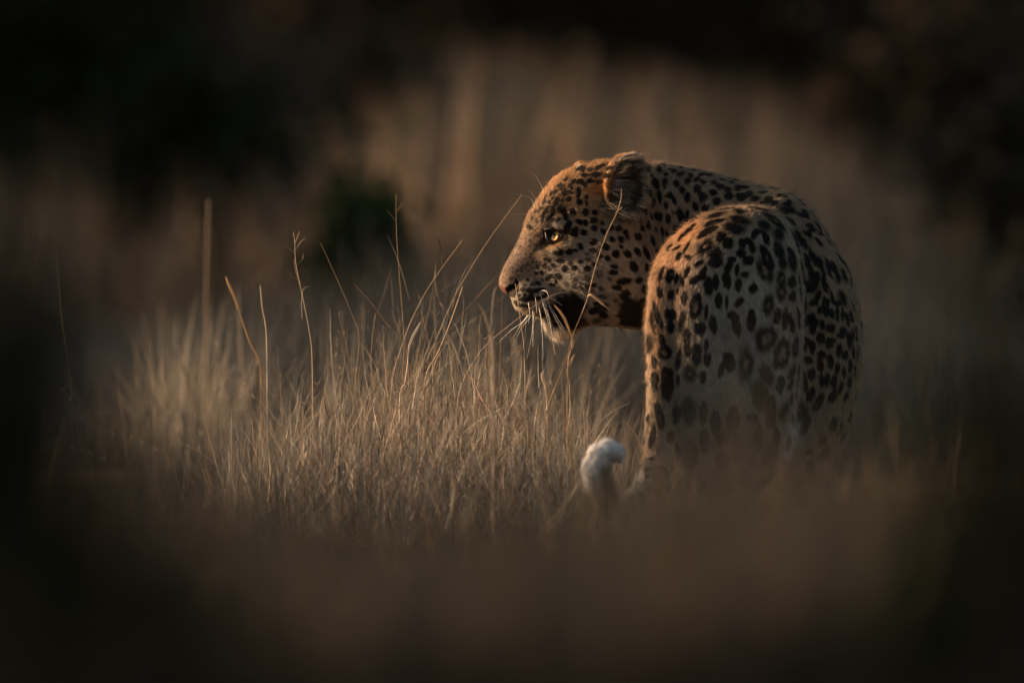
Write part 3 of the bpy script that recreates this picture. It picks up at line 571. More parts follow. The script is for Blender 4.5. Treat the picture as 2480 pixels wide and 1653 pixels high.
# ------------------------------------------------------------------ nose leather: skin of the snout, a shade proud of it
m, t, b = mat('nose_leather', 0.38, 0.5); b.inputs['Base Color'].default_value = (.15, .06, .042, 1); M_nose = m
nzt = t.nodes.new('ShaderNodeTexVoronoi'); nzt.inputs['Scale'].default_value = 700; tc = t.nodes.new('ShaderNodeTexCoord'); t.links.new(tc.outputs['Object'], nzt.inputs['Vector'])
bp = t.nodes.new('ShaderNodeBump'); bp.inputs['Strength'].default_value = .4; bp.inputs['Distance'].default_value = .001; t.links.new(nzt.outputs['Distance'], bp.inputs['Height']); t.links.new(bp.outputs[0], b.inputs['Normal'])
fpx, fpy = pix(tri_c)
sel = polysd(fpx, fpy, np.array([(1203, 693), (1214, 691), (1223, 694), (1226, 702), (1228, 712), (1220, 711), (1207, 704)], float)) > 0
ids, inv = np.unique(BF[sel], return_inverse=True)
child(mesh_obj('nose', BV[ids] + BN[ids] * .0012, inv.reshape(-1, 4), M_nose))

# ------------------------------------------------------------------ whiskers
m, t, b = mat('whisker', 0.35, 0.5); b.inputs['Base Color'].default_value = (.72, .68, .6, 1); M_wh = m
def A(u, v): return 1180 + u / 3.0154, 340 + v / 3.0154
WH = [[(385, 1110), (410, 1200), (440, 1310), (500, 1568)], [(370, 1195), (392, 1290), (402, 1420), (408, 1600)], [(332, 1235), (334, 1330), (322, 1440), (290, 1590)], [(345, 1240), (336, 1330), (334, 1500)],
      [(435, 1170), (490, 1260), (600, 1440)], [(447, 1205), (520, 1340), (612, 1490)], [(405, 1165), (440, 1270), (478, 1430)], [(350, 1135), (357, 1190), (362, 1260)], [(432, 1140), (490, 1165), (548, 1205)],
      [(378, 1105), (420, 1095), (446, 1125), (440, 1165)], [(410, 1150), (455, 1300), (490, 1560)], [(300, 1180), (310, 1260), (300, 1340)],
      [(350, 497), (325, 430), (270, 402), (190, 390)], [(362, 490), (352, 430), (325, 385), (295, 355)], [(412, 385), (390, 320), (335, 235)], [(312, 548), (260, 534), (170, 542)], [(340, 520), (310, 490), (280, 470)],
      [(830, 905), (900, 925), (1050, 1005)]]
for k, wpts in enumerate(WH):
    p0 = on_skin(*A(*wpts[0])); brow_ = k >= 12; pts_ = [p0]
    for j, q in enumerate(wpts[1:]):
        pts_.append(P(*A(*q), p0[1] - (.012 * (j + 1) if not brow_ else .004 * (j + 1))))
    r0 = .00062 if not brow_ else .00042
    child(tube('whisker', pts_, list(np.linspace(r0, r0 * .25, len(pts_))), M_wh, 5))
# the same fans on the far side
for k, wpts in enumerate(WH[:8]):
    p0 = on_skin(*A(*wpts[0])); pts_ = [np.array([p0[0], -p0[1], p0[2]])]
    for j, q in enumerate(wpts[1:]):
        c_ = P(*A(*q), 0); pts_.append(np.array([c_[0] - .02 * (j + 1), -p0[1] + .02 * (j + 1), c_[2] + .012 * j]))
    child(tube('whisker', pts_, list(np.linspace(.00055, .00015, len(pts_))), M_wh, 5))

# ================================================================== GRASS
def blades(name, bx, by, L, wd, lean, az, bend, cols, segs=5, kind='stuff', label=None, base=None):
    """ribbon blades, folded along the midrib by their curve; arrays of equal length"""
    n_ = len(bx); t_ = np.linspace(0, 1, segs + 1)
    kink = (rng.random(n_) < .3)[:, None] * (t_[None] > rng.uniform(.35, .8, n_)[:, None]) * rng.normal(0, 1.1, n_)[:, None]
    th = lean[:, None] + bend[:, None] * t_[None] ** 1.3 + kink              # tilt from upright along the blade
    ds = L[:, None] / segs
    dx = np.cumsum(np.hstack([np.zeros((n_, 1)), np.sin(th[:, :-1]) * ds]), 1); dz = np.cumsum(np.hstack([np.zeros((n_, 1)), np.cos(th[:, :-1]) * ds]), 1)
    ca, sa = np.cos(az), np.sin(az); z0 = gz(bx, by) if base is None else base
    cx_ = bx[:, None] + dx * ca[:, None]; cy_ = by[:, None] + dx * sa[:, None]; cz_ = z0[:, None] + dz
    tw = rng.uniform(-1.5, 1.5, n_)[:, None] + t_[None] * rng.uniform(-1.2, 1.2, n_)[:, None]
    wx = np.cos(tw) * -sa[:, None] + np.sin(tw) * ca[:, None] * .6; wy = np.cos(tw) * ca[:, None] + np.sin(tw) * sa[:, None] * .6
    hw = wd[:, None] * .5 * (1 - t_[None] ** 2.2 * .92)
    Lf = np.stack([cx_ - wx * hw, cy_ - wy * hw, cz_], -1); Rt = np.stack([cx_ + wx * hw, cy_ + wy * hw, cz_], -1)
    V_ = np.stack([Lf, Rt], 2).reshape(n_, -1, 3)
    k = np.arange(segs) * 2; f = np.stack([k, k + 1, k + 3, k + 2], 1); F_ = (np.arange(n_)[:, None, None] * (segs + 1) * 2 + f[None]).reshape(-1, 4)
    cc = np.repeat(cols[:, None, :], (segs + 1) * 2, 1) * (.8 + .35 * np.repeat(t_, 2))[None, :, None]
    o = mesh_obj(name, V_.reshape(-1, 3), F_, M_grass, smooth=False, cols=cc.reshape(-1, 3)); o['kind'] = kind
    if label: o['label'] = label
    return o
def straw(n_, kinds=((.34, .235, .125), (.27, .20, .12), (.38, .30, .19), (.20, .13, .07), (.28, .17, .085), (.12, .11, .055)), p=(.25, .25, .15, .15, .12, .08)):
    c = np.array(kinds)[rng.choice(len(kinds), n_, p=p)]; return c * rng.uniform(.7, 1.25, n_)[:, None]
# the tussock in focus, left of the leopard: dense straw, thinning to the right
nc = 150                                   # clumps, each with its own height, lean and thickness
cpx = np.concatenate([rng.normal(1010, 240, 90), rng.uniform(560, 1540, 45), rng.uniform(1500, 1680, 15)])
cyy = np.where(cpx > 1540, rng.uniform(-.9, -.5, nc), rng.normal(.22, .42, nc))
cht = np.interp(cpx, [400, 620, 760, 900, 1100, 1250, 1400, 1600, 1750], [.13, .22, .29, .33, .32, .26, .19, .10, .06]) * rng.uniform(.5, 1.12, nc)
caz = rng.uniform(0, 2 * np.pi, nc); cst = rng.uniform(0, .5, nc)
n_ = 6800; ck = rng.integers(0, nc, n_)
a_ = rng.uniform(0, 2 * np.pi, n_); rr_ = np.abs(rng.normal(0, .035, n_))
bx = (cpx[ck] - 1240) * S + rr_ * np.cos(a_); yy = cyy[ck] + rr_ * np.sin(a_); px_ = bx / S + 1240
L = cht[ck] * rng.uniform(.35, 1.15, n_)
vx = np.cos(a_) * (rr_ * 7 + .08) + cst[ck] * np.cos(caz[ck]) + rng.normal(0, .30, n_); vy = np.sin(a_) * (rr_ * 7 + .08) + cst[ck] * np.sin(caz[ck]) + rng.normal(0, .22, n_)
az = np.arctan2(vy, vx); lean = np.hypot(vx, vy) * 1.15; bend = rng.normal(.6, 1.0, n_); L = L * (1 + .25 * np.clip(lean - .4, 0, 1))
kk_ = ((.28, .245, .195), (.22, .19, .15), (.46, .42, .35), (.10, .08, .055), (.25, .165, .12), (.08, .07, .045))
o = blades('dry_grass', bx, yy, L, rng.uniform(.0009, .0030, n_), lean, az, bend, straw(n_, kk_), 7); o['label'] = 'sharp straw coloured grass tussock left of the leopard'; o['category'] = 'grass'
# litter of broken stems low in the tussock
n_ = 11000; px_ = rng.uniform(540, 1600, n_); yy = rng.normal(-.05, .5, n_)
o = blades('grass_litter', (px_ - 1240) * S, yy, rng.uniform(.05, .22, n_), rng.uniform(.0009, .0028, n_), rng.uniform(.1, 1.7, n_), rng.uniform(0, 6.28, n_), rng.normal(0, .9, n_), straw(n_, kk_), 4,
           base=np.abs(rng.normal(0, 1, n_)) * .15 * np.clip(1 - np.abs(px_ - 1030) / 600, .2, 1)); o['label'] = 'tangle of broken dry stems at the foot of the tussock'; o['category'] = 'dry stems'
n_ = 420; px_ = rng.uniform(600, 1560, n_); yy = rng.normal(-.05, .3, n_)
o = blades('dead_leaf_blades', (px_ - 1240) * S, yy, rng.uniform(.06, .2, n_), rng.uniform(.004, .0075, n_), rng.uniform(.1, 1.3, n_), rng.uniform(0, 6.28, n_), rng.normal(.3, 1.3, n_), straw(n_, kk_), 7,
           base=rng.uniform(0, .17, n_) * np.clip(1 - np.abs(px_ - 1030) / 700, .2, 1)); o['label'] = 'broad curled dead leaf blades caught in the tussock'; o['category'] = 'dead leaves'
# seed heads: little spikelets along the upper part of many thin culms
n_c = 150; cp_ = rng.normal(1020, 270, n_c); cy_ = rng.normal(.15, .5, n_c); ch_ = np.interp(cp_, [400, 700, 1000, 1300, 1600], [.30, .38, .42, .36, .25]) * rng.uniform(.6, 1.1, n_c)
cz_ = rng.uniform(0, 6.28, n_c); cl_n = np.abs(rng.normal(0, .3, n_c)); cb_ = rng.normal(.4, .4, n_c)
def along(t_):
    th = cl_n + cb_ * t_ ** 1.3 * .7; return (cp_ - 1240) * S + np.sin(th) * ch_ * t_ * np.cos(cz_), cy_ + np.sin(th) * ch_ * t_ * np.sin(cz_), np.cos(th) * ch_ * t_
V_ = []; F_ = []; tt = np.linspace(0, 1, 12); P3 = np.stack([np.stack(along(q), 1) for q in tt], 1)
for c in range(n_c):
    tone = None; b0 = len(V_)
    for k in range(12): V_ += [P3[c, k] + [-.0005, 0, 0], P3[c, k] + [.0005, 0, 0]]
    for k in range(11): F_.append((b0 + 2 * k, b0 + 2 * k + 1, b0 + 2 * k + 3, b0 + 2 * k + 2))
    for k in range(9):
        q = P3[c, 8 + k % 4] + rng.normal(0, .001, 3); d = np.array([rng.normal(0, .7), rng.normal(0, .7), 1.0]); d /= np.linalg.norm(d); ln_ = rng.uniform(.008, .02); sd_ = np.cross(d, [0, 1, 0]) * .0011
        b0 = len(V_); V_ += [q, q + d * ln_ * .5 + sd_, q + d * ln_, q + d * ln_ * .5 - sd_]; F_.append((b0, b0 + 1, b0 + 2, b0 + 3))
V_ = np.array(V_); o = mesh_obj('seed_heads', V_, np.array(F_), M_grass, smooth=False, cols=np.tile([.36, .29, .21], (len(V_), 1)) * rng.uniform(.7, 1.2, len(V_))[:, None])
tag(o, 'thin culms with ragged seed heads rising from the tussock', 'seed heads', kind='stuff')
# softer tussock at far left, just behind the plane of focus
n_ = 1900; px_ = np.concatenate([np.clip(rng.normal(460, 75, 1000), 340, 620), rng.uniform(500, 1500, 900)]); yy = np.clip(rng.normal(2.8, .9, n_), 1.5, 6)
o = blades('pale_grass', (px_ - 1240) * S * 1.1, yy, .40 * rng.uniform(.3, 1.12, n_), rng.uniform(.0016, .004, n_), np.abs(rng.normal(0, .34, n_)), rng.uniform(0, 6.28, n_), rng.normal(.4, .7, n_),
           straw(n_, ((.30, .265, .21), (.24, .21, .165), (.16, .135, .10)), (.35, .35, .3)), 6); o['label'] = 'paler blurred grass clump at the left of the tussock'; o['category'] = 'grass'
# grass behind the tussock and leopard
n_ = 15000; yy = 3.2 + 9.5 * rng.random(n_); px_ = rng.uniform(200, 2700, n_)
bx = (px_ - 1240) * S * (1 + yy / 22)
cl_ = .5 + .5 * np.sin(bx * 5.1 + 2 * np.sin(yy * 1.3)) * np.sin(yy * 1.9 + bx)
t0_ = np.interp(px_, [200, 500, 900, 1300, 1700, 2100, 2500], [800, 700, 470, 330, 380, 520, 720]); tp = t0_ + rng.random(n_) ** .6 * (950 - t0_) - 120 * (cl_ - .5)
L = np.maximum(.08, CAMZ + ((1290 - tp) * S - CAMZ) * (1 + yy / 22))
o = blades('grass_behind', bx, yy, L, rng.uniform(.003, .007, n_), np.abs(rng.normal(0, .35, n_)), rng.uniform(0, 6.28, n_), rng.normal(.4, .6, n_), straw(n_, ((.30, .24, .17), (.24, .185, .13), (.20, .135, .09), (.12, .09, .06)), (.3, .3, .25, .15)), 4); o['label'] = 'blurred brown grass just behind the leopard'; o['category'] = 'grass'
# far savanna: tall dry grass to the thicket, in drifts
n_ = 60000; yy = 12 + 44 * rng.random(n_) ** 1.1; px_ = rng.uniform(-300, 2800, n_)
bx = (px_ - 1240) * S * (1 + yy / 22)
cl_ = .5 + .5 * np.sin(bx * 1.9 + 2.2 * np.sin(yy * .6)) * np.sin(yy * .55 + bx * .7)
dens = np.interp(px_, [-300, 300, 650, 900, 1500, 2100, 2800], [.10, .2, .55, 1, 1, .8, .35]) * (.35 + .65 * cl_); kp = rng.random(n_) < dens
bx, yy, px_, cl_ = bx[kp], yy[kp], px_[kp], cl_[kp]; n_ = len(bx)
tp = np.interp(px_, [-300, 400, 650, 900, 1100, 1300, 1500, 1800, 2200, 2600], [440, 400, 340, 270, 190, 170, 200, 240, 290, 360])
tp = tp + 70 * np.sin(bx * .9 + yy * .35) + 45 * np.sin(bx * 2.3 - yy * .21) + 30 * np.sin(bx * 5.1)
L = np.maximum(.12, CAMZ + ((1290 - tp) * S - CAMZ) * (1 + yy / 22) - gz(bx, yy)) * rng.uniform(.55, 1.05, n_) * (.75 + .35 * cl_)
o = blades('far_grass', bx, yy, L, rng.uniform(.007, .014, n_), np.abs(rng.normal(0, .25, n_)), rng.uniform(0, 6.28, n_), rng.normal(.25, .4, n_),
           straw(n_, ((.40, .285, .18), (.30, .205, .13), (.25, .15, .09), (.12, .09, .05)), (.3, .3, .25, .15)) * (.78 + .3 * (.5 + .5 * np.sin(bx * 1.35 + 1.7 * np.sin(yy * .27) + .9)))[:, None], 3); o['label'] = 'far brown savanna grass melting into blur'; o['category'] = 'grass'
# the same savanna goes on to both sides of what the lens takes in
n_ = 56000; yy = rng.uniform(-9, 40, n_); sd_ = np.where(rng.random(n_) < .5, -1, 1)
bx = sd_ * (1.0 * (1 + yy / 22) * 1.12 + .12 + rng.random(n_) ** 1.3 * (5 + yy.clip(0) * .35))
L = (.22 + .006 * yy.clip(0)) * rng.uniform(.4, 1.2, n_) * (.75 + .4 * np.sin(bx * 2.1 + yy))
kp = ~((sd_ < 0) & (np.abs(yy) < 1.6) & (bx > -2.2)); bx, yy, L = bx[kp], yy[kp], L[kp]; n_ = len(bx)
o = blades('side_grass', bx, yy, L, rng.uniform(.003, .008, n_), np.abs(rng.normal(0, .3, n_)), rng.uniform(0, 6.28, n_), rng.normal(.3, .5, n_), straw(n_, ((.30, .24, .17), (.24, .185, .13), (.20, .135, .09), (.12, .09, .06)), (.3, .3, .25, .15)), 3); o['label'] = 'dry savanna grass going on beyond both sides of the view'; o['category'] = 'grass'
# near grass between the camera and the leopard
n_ = 14000; yy = -rng.uniform(2.4, 11, n_) ; px_ = rng.uniform(-100, 2600, n_)
bx = (px_ - 1240) * S * (1 + yy / 22)
tp = np.interp(px_, [-100, 300, 600, 1000, 1300, 1600, 1800, 2000, 2200, 2600], [980, 1090, 1230, 1290, 1240, 1120, 1110, 1100, 1060, 980]) + rng.normal(0, 60, n_)
zt = CAMZ + ((1290 - tp) * S - CAMZ) * (1 + yy / 22)
L = zt * rng.uniform(.5, 1.12, n_)
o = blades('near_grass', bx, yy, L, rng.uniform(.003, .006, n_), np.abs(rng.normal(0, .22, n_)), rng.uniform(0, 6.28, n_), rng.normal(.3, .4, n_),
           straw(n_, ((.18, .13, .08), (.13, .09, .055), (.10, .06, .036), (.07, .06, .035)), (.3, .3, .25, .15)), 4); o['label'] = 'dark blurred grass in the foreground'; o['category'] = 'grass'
# thin veil of taller stems before the haunch
n_ = 420; yy = -rng.uniform(4, 9, n_); px_ = rng.normal(1740, 130, n_); bx = (px_ - 1240) * S * (1 + yy / 22)
tp = 1200 - 600 * rng.random(n_) ** 1.6; zt = CAMZ + ((1290 - tp) * S - CAMZ) * (1 + yy / 22)
o = blades('grass_veil', bx, yy, zt, rng.uniform(.0018, .0036, n_), np.abs(rng.normal(0, .12, n_)), rng.uniform(0, 6.28, n_), rng.normal(.1, .2, n_), straw(n_, ((.22, .175, .13), (.16, .125, .09), (.12, .085, .06)), (.4, .35, .25)), 5); o['label'] = 'soft veil of thin stems before the haunch'; o['category'] = 'grass'

# ------------------------------------------------------------------ grass stems one can point to
M_stem = mat_attr('stem', 0.5, 0.3, 0.15)
def R3(u, v): return 300 + u / 1.633, 440 + v / 1.633
def stalk(label, pts, y, r0=.0006, r1=.0003, col=(.42, .30, .17), branches=(), leaves=(), cat='grass stem', ground=True):
    pts = list(pts)
    bx_, by_ = pts[-1]
    if ground: pts = pts + [(bx_ + (bx_ - pts[-2][0]) * .12, (by_ + 1290) / 2), (bx_ + (bx_ - pts[-2][0]) * .12, 1290)]
    root_ = P(*pts[-1], y); root_[2] = 0 if ground else root_[2]
    T_ = empty('grass_stem', tuple(root_)); tag(T_, label, cat, 'single stems standing out of the grass')
    def loc(o): o.parent = T_; o.matrix_parent_inverse = Matrix.Translation(-Vector(root_)); return o
    w3 = [P(a, b_, y) for a, b_ in pts]; w3[-1] = root_
    loc(tube('stem', w3, list(np.linspace(r1, r0, len(w3))), M_stem, 6, cols=col))
    for br in branches: loc(tube('twig', [P(a, b_, y - .004 * k) for k, (a, b_) in enumerate(br)], list(np.linspace(r1 * .9, r1 * .5, len(br))), M_stem, 5, cols=col))
    for lf in leaves:
        q = np.array([P(a, b_, y - .003 * k) for k, (a, b_) in enumerate(lf)]); nn_ = len(q); wl = np.sin(np.linspace(.25, math.pi * .98, nn_)) * .0022 + .0003
        V_ = []; F_ = []
        for k in range(nn_):
            tg = q[min(k + 1, nn_ - 1)] - q[max(k - 1, 0)]; tg /= np.linalg.norm(tg); s_ = np.cross(tg, [0, 1, 0]); s_ /= np.linalg.norm(s_)
            V_ += [q[k] - s_ * wl[k] + [0, .001, 0], q[k] + [0, -.0006, 0], q[k] + s_ * wl[k] + [0, .001, 0]]
        for k in range(nn_ - 1):
            for j in (0, 1): F_.append((k * 3 + j, k * 3 + j + 1, k * 3 + j + 4, k * 3 + j + 3))
        V_ = np.array(V_); loc(mesh_obj('leaf', V_, np.array(F_), M_stem, cols=np.tile(np.array(col) * 1.15, (len(V_), 1))))
    return T_
a = [A(980, 355), A(977, 430), A(945, 530), A(870, 690), A(800, 890), A(770, 1000), A(735, 1140), A(700, 1240), A(622, 1430), (1372, 870), (1345, 935), (1322, 1010)]
stalk('long bare straw stem crossing the leopard\'s cheek from ear to chin', a, -.16, .0008, .0005, (.50, .33, .19),
      branches=[[A(940, 525), A(965, 505), A(990, 482)]], leaves=[[A(735, 1140), A(750, 1128), A(772, 1132), A(830, 1185), A(893, 1236)], [(1388, 815), (1387, 835), (1381, 850)], [(1392, 858), (1380, 880), (1372, 895)]])
stalk('tall thin stem with two hair-fine side twigs, standing right of the branching seed head', [R3(1077, 50), R3(1078, 200), R3(1092, 400), R3(1108, 630), R3(1100, 800)], .05, branches=[[R3(1076, 155), R3(1055, 130), R3(1040, 110)], [R3(1078, 120), R3(1095, 95), R3(1106, 80)]])
stalk('fine branching seed head with many small twigs above the tussock', [R3(670, 200), R3(676, 240), R3(680, 320), R3(700, 420), R3(735, 600), R3(745, 720)], -.1, .0009, .0005, (.46, .38, .27),
      branches=[[R3(676, 245), R3(688, 215), R3(694, 195)], [R3(678, 270), R3(698, 240), R3(716, 224)], [R3(682, 330), R3(706, 305), R3(709, 280)], [R3(678, 285), R3(655, 265), R3(636, 250)], [R3(690, 385), R3(668, 378), R3(654, 366)], [R3(698, 415), R3(678, 345), R3(672, 305)], [R3(705, 540), R3(703, 470), R3(712, 422), R3(738, 414)]])
stalk('slender stem leaning left with a kink halfway, right of the seed head', [R3(777, 240), R3(850, 400), R3(900, 520), R3(930, 610), R3(918, 760), R3(905, 950)], 0)
stalk('dark dry stem with a hooked side twig leaning to the left', [R3(918, 410), R3(980, 480), R3(1040, 560), R3(1100, 630), R3(1125, 720)], .1, .0012, .0008, (.22, .15, .10), branches=[[R3(995, 500), R3(975, 503), R3(952, 498)]])
stalk('long stem arching right with its tip near the top of the tussock', [R3(1340, 230), R3(1230, 380), R3(1160, 500), R3(1110, 620), R3(1060, 800)], .12, .001, .0005, (.40, .31, .2))
stalk('longest oblique stem reaching up to the leopard\'s forehead', [R3(1575, 50), R3(1450, 220), R3(1380, 330), R3(1300, 470), R3(1200, 700), R3(1080, 870)], .08, .001, .0004, (.42, .31, .2))
stalk('short pale straight stem at the left of the tussock top', [R3(540, 410), R3(548, 500), R3(565, 620)], .35, .0016, .001, (.42, .36, .27))
stalk('straight upright stem beside the kinked stem', [R3(995, 520), R3(980, 640), R3(978, 740), R3(990, 830)], -.05)
stalk('bright narrow leaf blade on a wavy stem in the middle of the tussock', [R3(1125, 690), R3(1120, 740), R3(1110, 800), R3(1092, 850)], -.12, .0014, .0012, (.58, .48, .36), leaves=[[R3(1172, 556), R3(1160, 580), R3(1142, 610), R3(1128, 650), R3(1122, 700)]])
stalk('upright thin stem below the leopard\'s muzzle, left of the bent leaf', [R3(1410, 530), R3(1402, 700), R3(1404, 830), R3(1410, 950)], -.02)
stalk('stem leaning right, bright at its tip, left of the muzzle', [R3(1340, 415), R3(1290, 560), R3(1240, 680), R3(1190, 790)], -.1, .0013, .0008, (.55, .38, .22))
stalk('orange tinted leaf tip leaning over the pale grass clump', [R3(465, 540), R3(500, 640), R3(540, 740)], .5, .0014, .001, (.5, .28, .12), leaves=[[R3(403, 375), R3(412, 400), R3(430, 440), R3(448, 490), R3(465, 540)]])
stalk('hair-thin stem rising before the leopard\'s nostril', [A(205, 1045), A(225, 1180), A(240, 1300), A(262, 1440), (1270, 860), (1272, 960)], -.14, .0008, .0005, (.5, .36, .22), branches=[[A(208, 1090), A(225, 1060), A(240, 1040)], [A(262, 1520), A(235, 1505), A(210, 1515), A(205, 1545)]])
stalk('thin stem crossing under the chin to the left', [A(590, 1105), A(520, 1115), A(440, 1150), A(330, 1220), A(200, 1320), A(30, 1460), (1150, 870), (1110, 960)], -.17, .0009, .0005, (.46, .36, .26))
stalk('broad pale leaf tip standing below the chin', [(1318, 925), (1325, 980)], -.1, .001, .001, (.5, .38, .28), leaves=[[(1317, 897), (1312, 906), (1314, 918), (1320, 930), (1322, 945)]])
stalk('curved orange leaf hanging over the black lip patch', [A(620, 1450), (1384, 845), (1375, 890)], -.15, .0008, .0008, (.5, .3, .15), leaves=[[A(490, 1200), A(530, 1245), A(565, 1300), A(595, 1370), A(618, 1450)]])
stalk('thick blurred upright stalk far left above the pale clump', [R3(335, 70), R3(333, 200), R3(328, 400), R3(325, 600), R3(335, 900)], -2.2, .0022, .0014, (.17, .12, .08), cat='grass stalk')
stalk('blurred curved blade bending down left of the muzzle', [R3(1290, 450), R3(1360, 465), R3(1410, 490), R3(1440, 560), R3(1458, 640), R3(1462, 720)], -1.1, .0022, .0014, (.27, .20, .14), cat='grass blade')
stalk('lone dark stem at the far left edge of the grass', [(133, 610), (140, 680), (150, 790), (170, 930)], .9, .0009, .0005, (.13, .11, .06))
stalk('soft pale blade rising left of the nose', [A(70, 1065), A(48, 1130), A(30, 1350), A(20, 1568), (1190, 1000)], -.9, .0012, .0009, (.26, .21, .16))
stalk('leaning seed spike among the right side of the tussock', [(1145, 915), (1165, 960), (1190, 1005), (1200, 1060)], -.08, .0014, .0018, (.5, .36, .26), branches=[[(1150, 925), (1140, 915), (1133, 905)], [(1160, 950), (1170, 935), (1172, 925)], [(1172, 975), (1160, 970), (1150, 960)], [(1182, 990), (1195, 985), (1200, 978)]])
rs = np.random.default_rng(5)

# ================================================================== BUSHES, THICKET, TREES
def leaf_cloud(n_, blobs, size, cols, seed, soft=0):
    r = np.random.default_rng(seed); bl = np.array(blobs, float); vol = bl[:, 3] * bl[:, 4] * bl[:, 5]; k = r.choice(len(bl), n_, p=vol / vol.sum())
    d = r.normal(size=(n_, 3)); d /= np.linalg.norm(d, axis=1)[:, None]; rad = r.random(n_) ** .45 if not soft else np.abs(r.normal(0, soft, n_)) + .1
    c = bl[k, :3] + d * rad[:, None] * bl[k, 3:6]
    c[:, 2] = np.maximum(c[:, 2], .02)
    u = r.normal(size=(n_, 3)); u /= np.linalg.norm(u, axis=1)[:, None]; v = np.cross(u, r.normal(size=(n_, 3))); v /= np.linalg.norm(v, axis=1)[:, None]
    s_ = size * r.uniform(.6, 1.4, n_)[:, None]
    V_ = np.stack([c - u * s_, c + v * s_ * .45 + u * s_ * .1, c + u * s_, c - v * s_ * .45 + u * s_ * .1], 1)
    F_ = np.arange(n_ * 4).reshape(-1, 4); cl = np.array(cols)[r.integers(0, len(cols), n_)] * r.uniform(.6, 1.4, n_)[:, None]
    return V_.reshape(-1, 3), F_, np.repeat(cl, 4, 0)
def bush(name, label, loc, rx, ry, rz, n_, size, cols, seed, cat='bush', group=None, trunk=True, up=.55, soft=0):
    r = np.random.default_rng(seed); T_ = empty(name, (loc[0], loc[1], float(gz(loc[0], loc[1])))); tag(T_, label, cat, group)
    bl = []
    for k in range(9):
        a_ = r.uniform(0, 6.28); q = r.uniform(.15, .6); bl.append((q * rx * math.cos(a_), q * ry * math.sin(a_), rz * r.uniform(up * .6, up * 1.5), rx * r.uniform(.35, .55), ry * r.uniform(.35, .55), rz * r.uniform(.25, .42)))
    V_, F_, cl = leaf_cloud(n_, bl, size, cols, seed, soft); o = mesh_obj('crown', V_, F_, M_leaf, smooth=False, cols=cl); o.parent = T_; o['kind'] = 'stuff'
    if trunk:
        vs, fs, off = [], [], 0
        for k in range(6):
            b_ = bl[k]; base = np.array([r.uniform(-.1, .1) * rx * .5, r.uniform(-.1, .1) * ry * .5, 0]); e_ = np.array(b_[:3]); mid_ = (base + e_) / 2 + r.normal(0, .06 * rz, 3)
            v_, f_ = tube('', [base, mid_, e_], [.035 * rz ** .8, .022 * rz ** .8, .008], None, 6, ret=True); vs.append(v_); fs.append(f_ + off); off += len(v_)
        V_ = np.concatenate(vs); o = mesh_obj('trunk', V_, np.concatenate(fs), M_bark, cols=np.tile([.09, .065, .045], (len(V_), 1))); o.parent = T_
    return T_
DG = [(.022, .032, .012), (.014, .022, .010), (.035, .045, .016)]
BG = [(.075, .05, .032), (.05, .035, .022), (.10, .07, .045), (.04, .035, .02)]
PG = [(.17, .13, .095), (.13, .10, .075), (.10, .075, .05)]
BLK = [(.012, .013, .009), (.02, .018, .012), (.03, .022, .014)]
def at(px, y): return (px - 1240) * S * (1 + y / 22)
def bx_(name, label, px, y, rx, rz, n_, cols, seed, **k): return bush(name, label, (at(px, y), y), rx, rx * .8, rz, n_, k.pop('size', .035), cols, seed, **k)
bx_('bush', 'large black-green bush in the blur at the upper left edge', 20, 22, 1.05, 1.45, 7000, DG + BLK, 41)
bx_('bush', 'dark bush left of the seed head, behind the pale grass clump', 430, 18, .72, .92, 4500, DG + BLK, 42, soft=.5)
bx_('bush', 'small dark green bush in the blur behind the tall thin stem', 870, 11, .26, .60, 2600, [(.04, .06, .024), (.03, .045, .018)], 43, soft=.55)
bx_('bush', 'low dark bush between the pale clump and the small green bush', 640, 15, .36, .62, 3500, DG + BLK, 44, soft=.5)
bx_('bush', 'reddish brown dry bush at the upper left of the blur', 330, 32, 1.2, 1.5, 6000, PG + BG, 45, size=.05, soft=.5)
bx_('bush', 'dry brown bush high in the blur above the seed head', 700, 34, 1.4, 1.0, 7000, PG + BG, 46, size=.05, soft=.5)
bx_('bush', 'brown bush in the blur right of the leopard\'s back', 2330, 22, .8, 1.0, 6000, BG, 47, size=.05, soft=.5)
bx_('bush', 'pale twiggy bush high in the blur above the leopard\'s neck', 1480, 33, 1.1, .72, 7000, PG, 53, size=.05, soft=.5)
bx_('bush', 'brown twiggy bush in the blur above the leopard\'s forehead', 1130, 38, .9, .66, 6000, PG + BG, 54, size=.05, soft=.5)
bx_('bush', 'brown twiggy bush in the blur above the leopard\'s shoulder', 1850, 31, .9, .66, 6000, PG + BG, 55, size=.05, soft=.5)
bx_('bush', 'dark reddish bush in the blur left of the ears', 950, 29, .5, .85, 3000, BG, 56, size=.05, soft=.5)
bx_('bush', 'soft dark bush between the pale bush and the shoulder bush', 1680, 24, .35, .6, 1600, BG, 57, size=.04, soft=.5)
bx_('bush', 'tall black bush added in the blur to darken the top right corner', 2250, 40, 2.0, 1.9, 9000, BLK, 60, size=.06)  # added to darken the upper right of the view
bx_('bush', 'tall black bush added in the blur to darken the top, right of the middle', 1750, 46, 1.6, 1.6, 8000, BLK, 61, size=.06)  # another black bush added for the dark upper edge
bx_('bush', 'dark green shrub in the blur at the right edge, level with the haunch', 2360, -13, .12, .68, 3000, [(.035, .06, .012), (.025, .042, .010)], 48, size=.012, soft=.5)
bx_('bush', 'dark foreground shrub added to darken the lower left corner', 110, -13, .21, .64, 6000, BLK + DG, 49, size=.012, soft=.55)  # added to stand in for the vignette in this corner
bx_('bush', 'low soft dark shrub added to fade the darkened lower left corner towards the tussock', 430, -12.5, .16, .56, 3600, BLK + DG, 58, size=.011, soft=.6)  # added so the darkened corner fades out gradually
